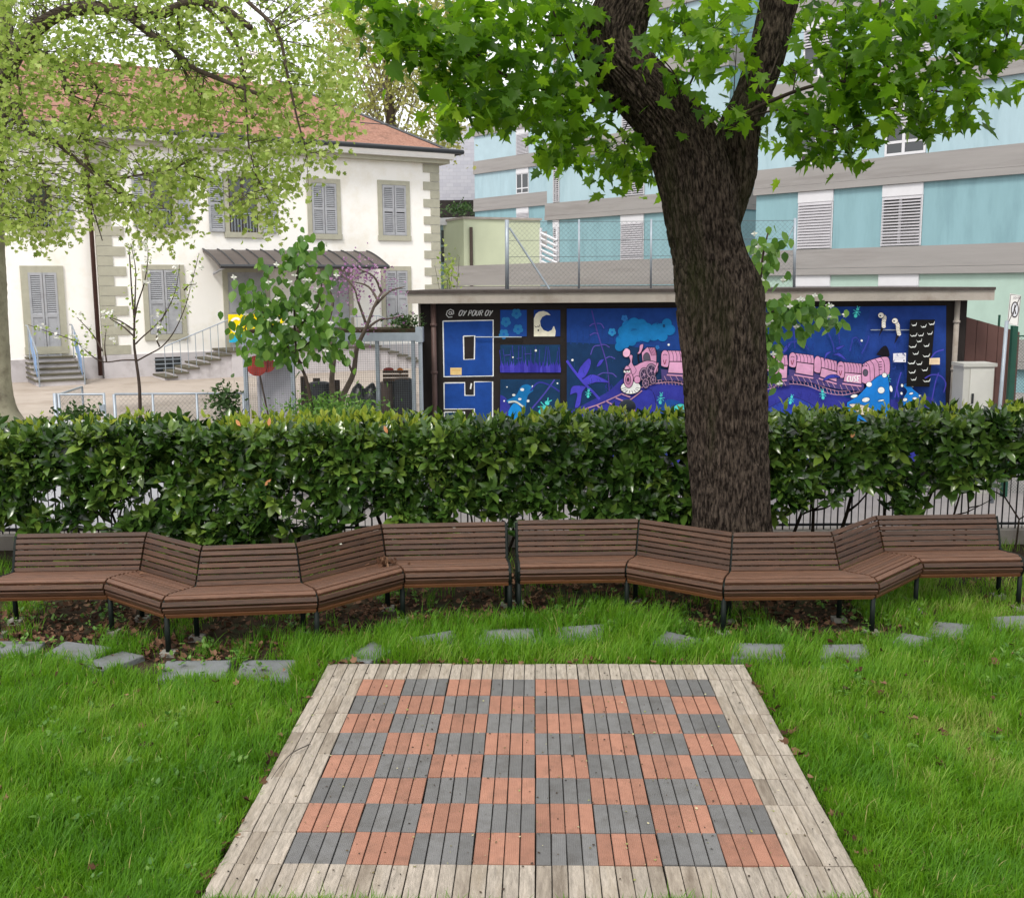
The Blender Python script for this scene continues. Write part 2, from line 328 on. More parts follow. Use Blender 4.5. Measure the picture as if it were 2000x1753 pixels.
def bench(fr, label, ends=True):
    P = [atZ(x, y, .285) for x, y in fr]; P = [Vector((p.x, p.y, 0)) for p in P]; n = len(P) - 1
    nr = [Vector((-(P[i + 1] - P[i]).y, (P[i + 1] - P[i]).x, 0)).normalized() for i in range(n)]
    mt = [nr[0]] + [(nr[i - 1] + nr[i]) / (1 + nr[i - 1].dot(nr[i])) for i in range(1, n)] + [nr[-1]]
    root = empty('wooden_bench', (P[0] + P[-1]) / 2, label, 'bench', 'winding slatted benches')
    tang = []
    for k in range(len(PROF)):
        a = Vector(PROF[max(k - 1, 0)]); b = Vector(PROF[min(k + 1, len(PROF) - 1)])
        if k == 10: b = Vector(PROF[10]) + Vector((.05, -.006)); a = Vector(PROF[9])
        if k == 11: a = Vector(PROF[11])
        tang.append((b - a).normalized())
    for i in range(n):
        dr = (P[i + 1] - P[i]).normalized()
        for k, (v, z) in enumerate(PROF):
            t = tang[k]; q = Vector((-t.y, t.x)); wd, th = .0190, .016; c = .004
            sec = [(-wd, -th + c), (-wd + c, -th), (wd - c, -th), (wd, -th + c), (wd, th - c), (wd - c, th), (-wd + c, th), (-wd, th - c)]
            jit = random.uniform(-.0015, .0015); vs = []
            for (pp, mm, sg) in ((P[i], mt[i], 1), (P[i + 1], mt[i + 1], -1)):
                for a, b in sec:
                    vv = v + t.x * a + q.x * (b + jit); zz = z + t.y * a + q.y * (b + jit)
                    s = pp + mm * vv + dr * (sg * .009); vs.append((s.x, s.y, zz))
            g = MB(); g.add(vs, [tuple(range(8))[::-1], tuple(range(8, 16))] + [(j, (j + 1) % 8, 8 + (j + 1) % 8, 8 + j) for j in range(8)])
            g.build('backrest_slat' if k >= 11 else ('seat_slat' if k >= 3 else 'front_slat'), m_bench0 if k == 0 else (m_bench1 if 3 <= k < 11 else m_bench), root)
    for i in range(n + 1):
        e = i in (0, n); off = .004 if e else -.012
        pts = []
        for k in [0, 1, 2, 3, 4, 6, 8, 10, 11, 13, 15, 17]:
            q = Vector((-tang[k].y, tang[k].x)); pts.append(P[i] + mt[i] * (PROF[k][0] + q.x * off) + Vector((0, 0, PROF[k][1] + q.y * off)))
        g = MB(); g.tube(pts, .017 if e else .012, 6); g.build('frame_rib', m_green, root)
        for v, z in ((.05, .30), (.40, .40)):
            a = P[i] + mt[i] * v; g = MB(); g.tube([a + Vector((0, 0, z)), a + Vector((0, 0, .0))], [.020, .022], 8); g.build('leg', m_green, root, True)
            g = MB(); g.box(a.x - .055, a.x + .055, a.y - .05, a.y + .05, -.03, .022); g.build('concrete_foot', m_foot, root)
        g = MB(); a = P[i] + mt[i] * .05; b = P[i] + mt[i] * .40; g.tube([a + Vector((0, 0, .31)), b + Vector((0, 0, .39))], .014, 6); g.build('seat_bracket', m_green, root)
    return P
FR1 = [(-14, 1176), (206, 1172), (317, 1210), (622, 1198), (790, 1150), (996, 1145)]
FR2 = [(1014, 1142), (1222, 1139), (1412, 1175), (1715, 1172), (1800, 1130), (1998, 1127)]
B1 = bench(FR1, 'winding brown slatted bench on the left with dead leaves on its seat')
B2 = bench(FR2, 'long winding brown slatted bench on the right in front of the maple trunk')
_bx = np.array([p.x for p in B1 + B2]); _by = np.array([p.y for p in B1 + B2])
def front(x): return np.interp(x, _bx, _by)

# ================================================================ STEPPING STONES
m_slab = mat('slab_stone', '#6f7274', .85, .16, 10, .4, 60, .25, dirt='#55574f', dscale=5, objrand=.08)
stones = [[(-40, 1250), (88, 1252), (66, 1275), (-45, 1276)], [(128, 1251), (218, 1262), (168, 1291), (84, 1278)], [(240, 1271), (282, 1279), (200, 1309), (160, 1296)],
          [(325, 1290), (452, 1287), (440, 1322), (306, 1324)], [(475, 1287), (582, 1288), (565, 1332), (458, 1322)], [(728, 1252), (768, 1268), (722, 1294), (668, 1284)],
          [(800, 1243), (886, 1231), (896, 1254), (785, 1262)], [(938, 1227), (1060, 1224), (1056, 1256), (926, 1256)], [(1085, 1224), (1182, 1219), (1176, 1246), (1088, 1250)],
          [(1300, 1233), (1372, 1245), (1334, 1266), (1272, 1256)], [(1435, 1256), (1542, 1256), (1540, 1284), (1428, 1284)], [(1606, 1256), (1692, 1256), (1700, 1282), (1600, 1282)],
          [(1762, 1233), (1822, 1246), (1792, 1266), (1742, 1252)], [(1825, 1212), (1902, 1217), (1884, 1246), (1806, 1238)], [(1935, 1203), (2040, 1199), (2040, 1228), (1936, 1226)]]
path = empty('stepping_stone_path', (0, 8, 0), kind='structure'); SLABS = []
for s in stones:
    p = [atZ(x, y, .035) for x, y in s]; SLABS.append([(q.x, q.y) for q in p]); c = sum(p, Vector()) / 4
    g = MB(); tz = [random.uniform(-.006, .008) for _ in p]
    lo = [Vector((q.x, q.y, -.02)) for q in p]; md = [Vector((q.x, q.y, .028 + t)) for q, t in zip(p, tz)]; up = [Vector((q.x + (c.x - q.x) * .03, q.y + (c.y - q.y) * .03, .034 + t)) for q, t in zip(p, tz)]
    g.add(lo + md + up, [(8, 9, 10, 11)] + [(k * 4 + i, k * 4 + (i + 1) % 4, k * 4 + 4 + (i + 1) % 4, k * 4 + 4 + i) for k in (0, 1) for i in range(4)])
    g.build('paving_slab', m_slab, path)

# ================================================================ GRASS, LITTER
def in_poly(x, y, poly):
    c = np.zeros(len(x), bool); n = len(poly)
    for i in range(n):
        (x0, y0), (x1, y1) = poly[i], poly[(i + 1) % n]
        k = ((y0 > y) != (y1 > y)) & (x < (x1 - x0) * (y - y0) / (y1 - y0 + 1e-12) + x0); c ^= k
    return c
def grow(poly, d):
    cx = sum(p[0] for p in poly) / len(poly); cy = sum(p[1] for p in poly) / len(poly)
    return [(x + (cx - x) * d, y + (cy - y) * d) for x, y in poly]
def snoise(x, y, s, seed=0):     # cheap smooth value noise on arrays
    g = np.random.default_rng(seed).random((64, 64)); X = x * s + 100; Y = y * s + 100
    i = np.floor(X).astype(int); j = np.floor(Y).astype(int); fx = X - i; fy = Y - j; fx = fx * fx * (3 - 2 * fx); fy = fy * fy * (3 - 2 * fy)
    G = lambda a, b: g[a % 64, b % 64]
    return (G(i, j) * (1 - fx) + G(i + 1, j) * fx) * (1 - fy) + (G(i, j + 1) * (1 - fx) + G(i + 1, j + 1) * fx) * fy
def grass(n):
    y = 3.9 + (11 - 3.9) * rng.random(n) ** 1.5; x = (rng.random(n) * 2 - 1) * (y * .52 + .25)
    ca, sa = math.cos(-BYAW), math.sin(-BYAW); lx = (x - BX) * ca - (y - BY) * sa; ly = (x - BX) * sa + (y - BY) * ca
    wob = .03 * (snoise(x, y, 5, 3) - .5)
    k = ~((np.abs(lx) < 1.505 + wob) & (np.abs(ly) < 1.51 + wob))
    fy = front(x); clump = snoise(x, y, 2.6, 5) * .6 + snoise(x, y, 7, 6) * .4
    back = y - fy                                     # how far behind the bench front
    dens = np.ones(n)
    dens = np.where(back > np.where(x < -1.7, -.22, -.02), np.clip((clump - .42) * 3.4, 0, .85), dens)
    dens = np.where(back > .12, np.clip((clump - .52) * 2.4, 0, .45), dens)
    dens = np.where((x > 2.9) & (back > -.3) & (back < .9), np.clip(clump * 1.5 - .1, 0, .9), dens)
    dens = np.where((x > -.9) & (x < 3) & (y > 7.35) & (back < -.22), 1., dens)
    dens = np.where((x < -1.7) & (back > -.45) & (back <= -.22), np.clip((clump - .35) * 2.5, 0, .8), dens)
    k &= rng.random(n) < dens
    for i, s in enumerate(SLABS): k &= ~in_poly(x, y, grow(s, (.04 if i < 5 else .14) + .14 * rng.random()))
    x, y, clump, back = x[k], y[k], clump[k], back[k]; n = len(x)
    tall = np.clip((y - 6.9) / .7, 0, 1) * (np.abs(x - .2) < 1.9) * .35
    h = (.055 + .055 * snoise(x, y, 3.3, 9) + .05 * rng.random(n)) * (1 + tall) * (.75 + .5 * clump)
    h *= np.where(rng.random(n) < .06, 1.5, 1)
    # shorter right at the edge of the board
    lx = (x - BX) * ca - (y - BY) * sa; ly = (x - BX) * sa + (y - BY) * ca
    edge = np.maximum(np.abs(lx), np.abs(ly)) - 1.5; h *= np.clip(.55 + edge * 4, .45, 1)
    ph = rng.random(n) * 2 * math.pi + 0; ph = np.where(rng.random(n) < .5, snoise(x, y, 4, 12) * 12 + rng.normal(size=n) * .6, ph)
    lean = .15 + .75 * rng.random(n) ** 1.4; wd = .0019 + .0013 * rng.random(n)
    dr = np.stack([np.cos(ph), np.sin(ph), np.zeros(n)], 1); sd = np.stack([-np.sin(ph + .6), np.cos(ph + .6), np.zeros(n)], 1)
    p0 = np.stack([x, y, np.full(n, -.012)], 1); V = []
    for t, wf in ((0, 1), (.4, .95), (.75, .65)):
        c = p0 + (h * t)[:, None] * np.array([0, 0, 1]) * (1 - .25 * t * lean)[:, None] + (h * lean * t * t)[:, None] * dr
        V += [c - sd * (wd * wf)[:, None], c + sd * (wd * wf)[:, None]]
    V.append(p0 + (h)[:, None] * np.array([0, 0, 1]) * (1 - .3 * lean)[:, None] + (h * lean)[:, None] * dr)
    V = np.stack(V, 1); TF = np.array([(0, 1, 3), (0, 3, 2), (2, 3, 5), (2, 5, 4), (4, 5, 6)])
    Fc = (TF[None] + (np.arange(n) * 7)[:, None, None]).reshape(-1, 3)
    patch = snoise(x, y, 1.1, 21) * .5 + snoise(x, y, 4.5, 22) * .5
    rnd = np.clip(.15 + .55 * patch + .3 * rng.random(n) + np.clip((x - 2.0) * .02, 0, .04), 0, .93); rnd = np.where(rng.random(n) < .014, 1., rnd)
    return np_mesh('grass', V.reshape(-1, 3), Fc, m_grass, np.repeat(rnd, 7))
m_grass = leafmat('grass_blade', [(.018, .066, .004), (.046, .150, .006), (.085, .225, .009), (.145, .30, .016), (.42, .38, .15)], .5, .42, .3, 1.5)
tag(link('grass', grass(330000)), 'bright green long grass of the lawn around the chessboard', 'grass', kind='stuff')

m_dry = leafmat('dry_leaf', [(.032, .016, .010), (.075, .036, .020), (.13, .066, .040), (.24, .14, .085)], .8, .1, .15, 1.2)
DRY = (np.array([(0, 0, 0), (.3, .15, .12), (.42, .5, .2), (.12, .62, .03), (0, 1, .22), (-.14, .6, .0), (-.42, .45, .16), (-.28, .1, .14), (0, .4, -.05)]),
       np.array([(8, i, (i + 1) % 8) for i in range(8)]))
def litter(n, fx, name, sc=(.03, .075)):
    p = fx(n); n = len(p); ax = rdir(n); ax[:, 2] *= .35; nz = rdir(n) * .6 + np.array([0, 0, 1])
    return scatter_mesh(name, DRY[0], DRY[1], p, frames(ax, nz), rng.uniform(sc[0], sc[1], n), m_dry, rng.random(n))
def under_bench(n):
    x = rng.uniform(-5.2, 5.2, n); y = front(x) + rng.uniform(-.2, 1.7, n) ; k = (rng.random(n) < np.clip(.45 + 1.2 * (snoise(x, y, 3, 31) - .3), .05, 1)) & (y < 10.9); x, y = x[k], y[k]
    k = (x < 2.9) | (rng.random(len(x)) < .25); x, y = x[k], y[k]
    return np.stack([x, y, .006 + .02 * rng.random(len(x))], 1)
tag(link('leaf_litter', litter(8500, under_bench, 'leaf_litter')), 'brown dead leaves covering the soil beneath the benches', 'leaf litter', kind='stuff')
def on_lawn(n):
    y = rng.uniform(4.2, 7.8, n); x = rng.uniform(-4, 4, n); k = (np.abs(x - BX) > 1.6) & (snoise(x, y, 1.7, 41) > .5); x, y = x[k], y[k]
    e = np.stack([np.sign(rng.random(60) - .5) * (1.5 + rng.random(60) * .06) + BX, rng.uniform(4.3, 7.3, 60)], 1); f = np.stack([rng.uniform(-1.45, 1.7, 50), 7.40 + rng.random(50) * .05], 1)
    q = np.concatenate([np.stack([x, y, .035 + .04 * rng.random(len(x))], 1), np.concatenate([e, np.full((60, 1), .035)], 1), np.concatenate([f, np.full((50, 1), .035)], 1)]); return q
tag(link('fallen_leaves', litter(330, on_lawn, 'fallen_leaves', (.03, .08))), 'scattered brown fallen leaves caught in the lawn grass', 'fallen leaves', kind='stuff')
# specks and petals on the board
SPK = (np.array([(0, 0, 0), (.4, .1, .1), (.5, .6, .05), (0, 1, .15), (-.4, .5, .05)]), np.array([(0, 1, 2), (0, 2, 3), (0, 3, 4)]))
n = 520; x = BX + rng.uniform(-1.5, 1.5, n); y = BY + rng.uniform(-1.5, 1.5, n); ax = rdir(n); ax[:, 2] *= .2
m_speck = leafmat('debris', [(.02, .015, .01), (.05, .03, .02), (.12, .09, .04), (.25, .27, .08), (.5, .45, .3)], .8, .1)
tag(link('board_debris', scatter_mesh('board_debris', SPK[0], SPK[1], np.stack([x, y, np.full(n, .036)], 1), frames(ax, np.tile([0, 0, 1.], (n, 1)) + .3 * rdir(n)), rng.uniform(.005, .017, n), m_speck, rng.random(n) ** 1.6)),
    'small dark specks and bud scales strewn over the chessboard', 'debris', kind='stuff')
# low weeds in the lawn and under the benches
m_weed = leafmat('weed', [(.05, .14, .02), (.10, .22, .03), (.16, .28, .05)], .5, .3)
n = 2600; x = rng.uniform(-4.2, 4.2, n); y = rng.uniform(4.3, 9.3, n); c = snoise(x, y, 2.2, 51); k = (c > .56) & ~((np.abs(x - BX) < 1.6) & (np.abs(y - BY) < 1.6)); x, y = x[k], y[k]; n = len(x)
pos = np.repeat(np.stack([x, y, rng.uniform(.015, .07, n)], 1), 5, 0); ax = rdir(n * 5); ax[:, 2] = np.abs(ax[:, 2]) * .8 + .2
tag(link('lawn_weeds', scatter_mesh('lawn_weeds', OVAL[0], OVAL[1], pos + .02 * rdir(n * 5), frames(ax, np.tile([0, 0, 1.], (n * 5, 1))), rng.uniform(.02, .045, n * 5), m_weed, rng.random(n * 5))),
    'small broad-leaved weeds among the grass and dead leaves', 'weeds', kind='stuff')
# clump of dead leaves on the left bench
p = atZ(752, 1103, .44); n = 26
tag(link('leaf_clump', scatter_mesh('leaf_clump', DRY[0], DRY[1], np.array([p.x, p.y - .03, .455]) + rng.normal(size=(n, 3)) * [.05, .03, .012] + [0, 0, .012], frames(rdir(n), rdir(n)), rng.uniform(.04, .075, n), m_dry, .3 + .7 * rng.random(n))),
    'clump of curled dead leaves lying in the corner of the left bench seat', 'leaves')
p = atZ(275, 1121, .44)
tag(link('dead_leaf', scatter_mesh('dead_leaf', DRY[0], DRY[1], np.array([[p.x, p.y - .04, .45]]), frames(np.array([[1., .2, .1]]), np.array([[0, 0, 1.]])), np.array([.06]), m_dry, np.array([.8]))), 'single reddish dead leaf on the left end of the left bench', 'leaf')
# twig on the board edge
g = MB(); a = [atZ(x, y, .05) for x, y in ((606, 1452), (570, 1470), (545, 1498), (530, 1520))]; g.tube(bezier(a, 4), [.004 - .0002 * i for i in range(13)], 5)
tag(g.build('twig', mat('twig_bark', '#4a4440', .9)), 'bent grey twig lying across the left wooden border of the chessboard', 'twig')
# ================================================================ HEDGE
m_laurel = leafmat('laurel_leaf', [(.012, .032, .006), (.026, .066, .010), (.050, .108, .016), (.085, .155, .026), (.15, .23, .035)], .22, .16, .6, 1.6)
m_new = leafmat('laurel_new_leaf', [(.14, .22, .02), (.24, .32, .03), (.34, .38, .05)], .35, .35, .4, 1.3)
m_stem = mat('hedge_stem', '#2b241d', .9, .3, 20, .4, 60, .1)
hedge = empty('laurel_hedge', (0, 10.5, 0), 'clipped dark green glossy laurel hedge running behind the benches', 'hedge')
HY0, HY1 = 10.02, 10.95
def ztop(x): return 1.355 + .06 * (snoise(x, x * 0 + 1, 1.6, 61) - .5) + .05 * (snoise(x, x * 0 + 2, 6, 62) - .5) + .008 * x
def hedge_shoots(n):
    x = rng.uniform(-6.8, 6.8, n); q = rng.random(n); y = np.where(q < .62, HY0 + .28 * rng.random(n) ** 1.3, HY0 + (HY1 - HY0) * rng.random(n)); zt = ztop(x)
    z = np.where(q < .62, zt * rng.random(n) ** .8, np.where(q < .84, zt - .16 * rng.random(n), zt * rng.random(n) ** .8))
    hole = snoise(x, z, 2.3, 63) * .55 + snoise(x, z, 5.5, 64) * .45
    rg = np.clip((x - 1.6) / 1.4, 0, 1); low = np.clip((.74 + .22 * rg - z) / .5, 0, 1)                       # bare towards the ground
    right = np.clip((x - 1.6) / 1.4, 0, 1)
    k = hole > ((.66 - .17 * ((x > -3.7) & (x < -1.4))) * low ** .7 + right * .10 * np.clip(low * 2.5, 0, 1)) * np.where(low > 0, 1, 0)
    k &= ~((x < -4.3) & (z < .8) & (hole < .5)); k &= z > .12
    return np.stack([x[k], y[k], z[k]], 1), zt[k]
S, zt = hedge_shoots(4300); ns = len(S)
d = np.stack([rng.normal(size=ns) * .45, -.75 * np.clip((10.45 - S[:, 1]) / .3, -1, 1) + rng.normal(size=ns) * .3, .45 + rng.normal(size=ns) * .35 + np.clip((S[:, 2] - zt + .2) * 3, 0, .7)], 1); d /= np.linalg.norm(d, axis=1, keepdims=True)
PL = 8; pos = []; ax = []; nm = []; sc = []; rn = []
e1 = np.cross(d, rdir(ns)); e1 /= np.linalg.norm(e1, axis=1, keepdims=True); e2 = np.cross(d, e1)
base = np.clip(.46 + .27 * rng.normal(size=ns) + .16 * (S[:, 2] / 1.45 - .6) - .10 * np.clip(S[:, 0] / 5, 0, 1) + .25 * (snoise(S[:, 0], S[:, 2], 1.2, 66) - .5), 0, 1)  # leaves lighter with height, sky light put into the colour
for j in range(PL):
    a = j * 2.4 + rng.random(ns) * .8; r = np.cos(a)[:, None] * e1 + np.sin(a)[:, None] * e2; t = .35 + .1 * j
    el = (1.15 - .10 * j) + .15 * rng.normal(size=ns)
    A = d * np.cos(el)[:, None] + r * np.sin(el)[:, None]; A[:, 2] -= .22 * rng.random(ns)
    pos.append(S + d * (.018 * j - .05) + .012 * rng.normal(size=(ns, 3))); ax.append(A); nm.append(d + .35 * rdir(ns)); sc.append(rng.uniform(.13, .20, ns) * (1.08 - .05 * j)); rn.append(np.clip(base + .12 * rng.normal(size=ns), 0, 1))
pos = np.concatenate(pos); ax = np.concatenate(ax); nm = np.concatenate(nm); sc = np.concatenate(sc); rn = np.concatenate(rn); rot = frames(ax, nm)
vis, px, py = in_view(pos); cand = np.where(vis & (pos[:, 1] < HY0 + .12) & (py < 1040))[0]; pick = rng.choice(cand, 290, replace=False); keep = np.ones(len(pos), bool); keep[pick] = False
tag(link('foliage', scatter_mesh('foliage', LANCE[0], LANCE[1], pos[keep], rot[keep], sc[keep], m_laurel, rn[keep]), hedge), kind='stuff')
leaf_objects(hedge, LANCE, pos[pick], rot[pick], sc[pick], m_laurel, rn[pick])
# pale new growth along the top
n = 2600; x = rng.uniform(-6.8, 6.8, n); y = rng.uniform(HY0 + .05, HY1, n); c = snoise(x, x * 0, 1.5, 71); w_ = np.where(x < -.8, .62, .26) + .35 * np.exp(-((x - 2.5) / .5) ** 2); w_ = np.where(x < -3.8, .25, w_)
k = rng.random(n) < w_ * np.clip((c - .2) * 2.0, 0, 1); x, y = x[k], y[k]; n = len(x)
pos = np.stack([x, y, ztop(x) + .02 + .09 * rng.random(n)], 1); ax = rdir(n) * .55 + np.array([0, -.15, .9])
tag(link('new_shoots', scatter_mesh('new_shoots', LANCE[0], LANCE[1], np.repeat(pos, 2, 0), frames(np.repeat(ax, 2, 0) + .5 * rdir(2 * n), rdir(2 * n)), rng.uniform(.06, .115, 2 * n), m_new, rng.random(2 * n)), hedge), kind='stuff')
m_orange = leafmat('withered_leaf', [(.4, .16, .05), (.55, .25, .10)], .6, .2)
for i, (X, Y_) in enumerate(((757, 846), (525, 832), (470, 832), (517, 948), (1660, 855), (1370, 850), (885, 300))[:6]):
    p = atY(X, Y_, HY0 - .06); M4 = Matrix.Translation(p) @ Matrix.Rotation(random.uniform(-1, 1), 4, 'Y') @ Matrix.Rotation(R(75), 4, 'X') @ Matrix.Scale(.085, 4)
    link('withered_leaf', np_mesh('withered_leaf', np.asarray(LANCE[0]), np.asarray(LANCE[1]), m_orange, np.full(8, random.random())), hedge, M4)
for i in range(44):
    x = -6.6 + 13.2 * (i + random.uniform(.1, .9)) / 44; y = random.uniform(10.2, 10.8); p = Vector((x, y, -.03)); pts = [p]; r0 = random.uniform(.011, .026)
    for s in range(6): p = p + Vector((random.gauss(0, .06), random.gauss(0, .04), .23)); pts.append(p)
    g = MB(); g.tube(pts, [r0 * (1 - .12 * s) for s in range(7)], 6)
    for s in (2, 3, 4):
        q = pts[s] + Vector((random.choice((-1, 1)) * random.uniform(.12, .32), random.uniform(-.25, .1), random.uniform(.12, .3))); g.tube([pts[s], (pts[s] + q) / 2 + Vector((0, 0, -.02)), q], [r0 * .6, r0 * .45, r0 * .25], 5)
    g.build('stem', m_stem, hedge, True)

# ================================================================ IRON FENCE behind the hedge
m_iron = mat('black_iron', '#15171a', .5, .2, 8, 0, 1, .4)
fence = empty('iron_fence', (0, 11.13, .14), 'black iron bar fence with small arches, seen through the hedge', 'fence')
for z, nm_ in ((.70, 'rail'), (.19, 'rail')):
    g = MB(); g.box(-7, 7, 11.115, 11.145, z - .012, z + .012); g.build(nm_, m_iron, fence)
g = MB(); g.tube([(0, 0, 0), (0, 0, .72)], .009, 6); bar_me = g.mesh('bar', m_iron)
g = MB(); g.tube([(0, 0, 0), (0, 0, .60)], .005, 5); thin_me = g.mesh('thin_bar', m_iron)
g = MB(); g.tube([(.073 * math.cos(a), 0, .073 * math.sin(a)) for a in [math.pi * k / 10 for k in range(11)]], .006, 5); arch_me = g.mesh('arch', m_iron)
k = 0; x = -6.9
while x < 6.9:
    link('bar', bar_me, fence, Matrix.Translation((x, 11.13, .14))); link('thin_bar', thin_me, fence, Matrix.Translation((x + .073, 11.13, .14)))
    link('arch', arch_me, fence, Matrix.Translation((x + .073, 11.13, .71))); x += .146

# ================================================================ MAPLE TREE
m_bark = mat('maple_bark', '#2a231f', .95, .4, 4.5, 1, 14, .1, col2='#5c5148', stretch=(9, 9, 2.4), dirt='#2c3018', dscale=.2, dthr=(.52, .74), cr=(.42, .62))
maple = empty('maple_tree', (2.02, 9.62, 0), 'large maple with a dark ridged trunk rising behind the right bench', 'tree')
TY = 9.62
def trunk_mesh(rows, seg, name, amp=.016, dy=0.0, step=.022):
    rr = []
    for y, l, r in rows:
        a = atY(l, y, TY + dy); b = atY(r, y, TY + dy); rr.append((a.z, (a.x + b.x) / 2, (b.x - a.x) / 2 - .006))
    rr.sort(); zs = np.array([q[0] for q in rr]); zz = np.arange(zs[0], zs[-1], step)
    def sm(v):
        o = np.interp(zz, zs, v); kk = np.hanning(11); kk /= kk.sum(); return np.convolve(np.pad(o, 5, mode='edge'), kk, 'valid')
    cx = sm([q[1] for q in rr]); rad = sm([q[2] for q in rr]); V = []; n = len(zz)
    for i in range(n):
        for j in range(seg):
            a = 2 * math.pi * j / seg; ca, sa = math.cos(a), math.sin(a); k = 36 * max(rad[i], .12)
            nv = noise.noise(Vector((ca * k, sa * k, zz[i] * 5.2))); n2 = noise.noise(Vector((ca * k * .4 + 9, sa * k * .4, zz[i] * 1.1))); n3 = noise.noise(Vector((ca * 2.2, sa * 2.2, zz[i] * .9 + 5)))
            q = rad[i] * (1 + .035 * n3) + amp * (min(abs(nv) * 2.6, .9) - .6) + amp * .5 * n2
            V.append((cx[i] + q * ca, TY + dy + q * sa * .95, zz[i]))
    Fc = [(i * seg + j, i * seg + (j + 1) % seg, (i + 1) * seg + (j + 1) % seg, (i + 1) * seg + j) for i in range(n - 1) for j in range(seg)]
    return np_mesh(name, np.array(V), np.array(Fc), m_bark, None, True)
rows = [(1162, 1318, 1560), (1120, 1338, 1526), (1060, 1350, 1510), (1000, 1354, 1504), (900, 1347, 1500), (800, 1340, 1497), (700, 1332, 1495), (640, 1326, 1492), (600, 1322, 1493), (565, 1320, 1491), (535, 1317, 1480), (510, 1315, 1465), (480, 1310, 1454), (445, 1302, 1446), (413, 1297, 1442), (370, 1288, 1436), (320, 1274, 1425), (256, 1243, 1402), (208, 1199, 1368), (160, 1158, 1328), (128, 1128, 1294), (85, 1118, 1256), (40, 1138, 1266), (0, 1164, 1287), (-80, 1185, 1300), (-260, 1215, 1300), (-500, 1230, 1290), (-800, 1250, 1285)]
link('trunk', trunk_mesh(rows, 280, 'trunk', .032), maple)
rows = [(540, 1340, 1410), (480, 1360, 1432), (445, 1378, 1446), (415, 1392, 1456), (385, 1400, 1466), (350, 1408, 1477), (325, 1410, 1480), (295, 1398, 1480), (254, 1398, 1486), (228, 1408, 1493), (185, 1434, 1509), (139, 1450, 1526), (100, 1463, 1537), (50, 1476, 1547), (0, 1486, 1563), (-100, 1504, 1590), (-300, 1560, 1630), (-600, 1620, 1670)]
link('limb', trunk_mesh(rows, 170, 'limb', .02, .10), maple)
m_twig = mat('maple_twig', '#3a3029', .9, .3, 12)
def limbpath(pts, r0, r1, parent, name='branch', m=None, n=7, sub=4):
    """pts: (px, py, depth Y)"""
    P = bezier([atY(*p) for p in pts], sub); k = len(P); g = MB(); g.tube(P, [r0 + (r1 - r0) * i / (k - 1) for i in range(k)], n); g.build(name, m or m_twig, parent, True); return P
BR = []
for pts, r0, r1 in [([(1200, 215, 9.5), (1120, 185, 9.2), (1040, 165, 8.9), (960, 135, 8.6), (905, 70, 8.4), (870, 0, 8.3), (850, -80, 8.2)], .030, .010),
                    ([(1040, 165, 8.9), (980, 185, 8.6), (900, 215, 8.3), (860, 235, 8.1)], .012, .005), ([(960, 135, 8.6), (880, 110, 8.2), (800, 70, 7.9), (730, 30, 7.7)], .014, .005),
                    ([(1195, 240, 9.6), (1215, 265, 9.9), (1225, 310, 10.1), (1210, 345, 10.1)], .010, .004), ([(1420, 245, 9.4), (1500, 200, 9.1), (1600, 165, 8.8), (1700, 160, 8.5), (1810, 175, 8.2), (1890, 190, 8.0)], .020, .005),
                    ([(1430, 240, 9.4), (1520, 215, 9.0), (1600, 230, 8.7), (1650, 260, 8.5)], .010, .004), ([(1700, 160, 8.5), (1740, 200, 8.4), (1800, 240, 8.3)], .008, .003), ([(1810, -60, 8.4), (1830, 40, 8.3), (1880, 120, 8.2), (1920, 190, 8.1)], .012, .004),
                    ([(1960, -60, 8.2), (1975, 40, 8.2), (1950, 110, 8.1)], .010, .004), ([(1700, -80, 8.6), (1720, 20, 8.5), (1690, 90, 8.4)], .012, .004), ([(1330, 200, 9.2), (1320, 150, 8.9), (1290, 110, 8.7)], .010, .004),
                    ([(1340, 180, 9.2), (1370, 120, 8.9), (1400, 80, 8.7)], .010, .004), ([(1060, -80, 9.0), (1080, 20, 8.9), (1120, 120, 9.0)], .012, .004), ([(1140, 60, 9.4), (1090, 70, 9.1), (1010, 60, 8.8)], .012, .004)]:
    BR.append(limbpath(pts, r0, r1, maple))
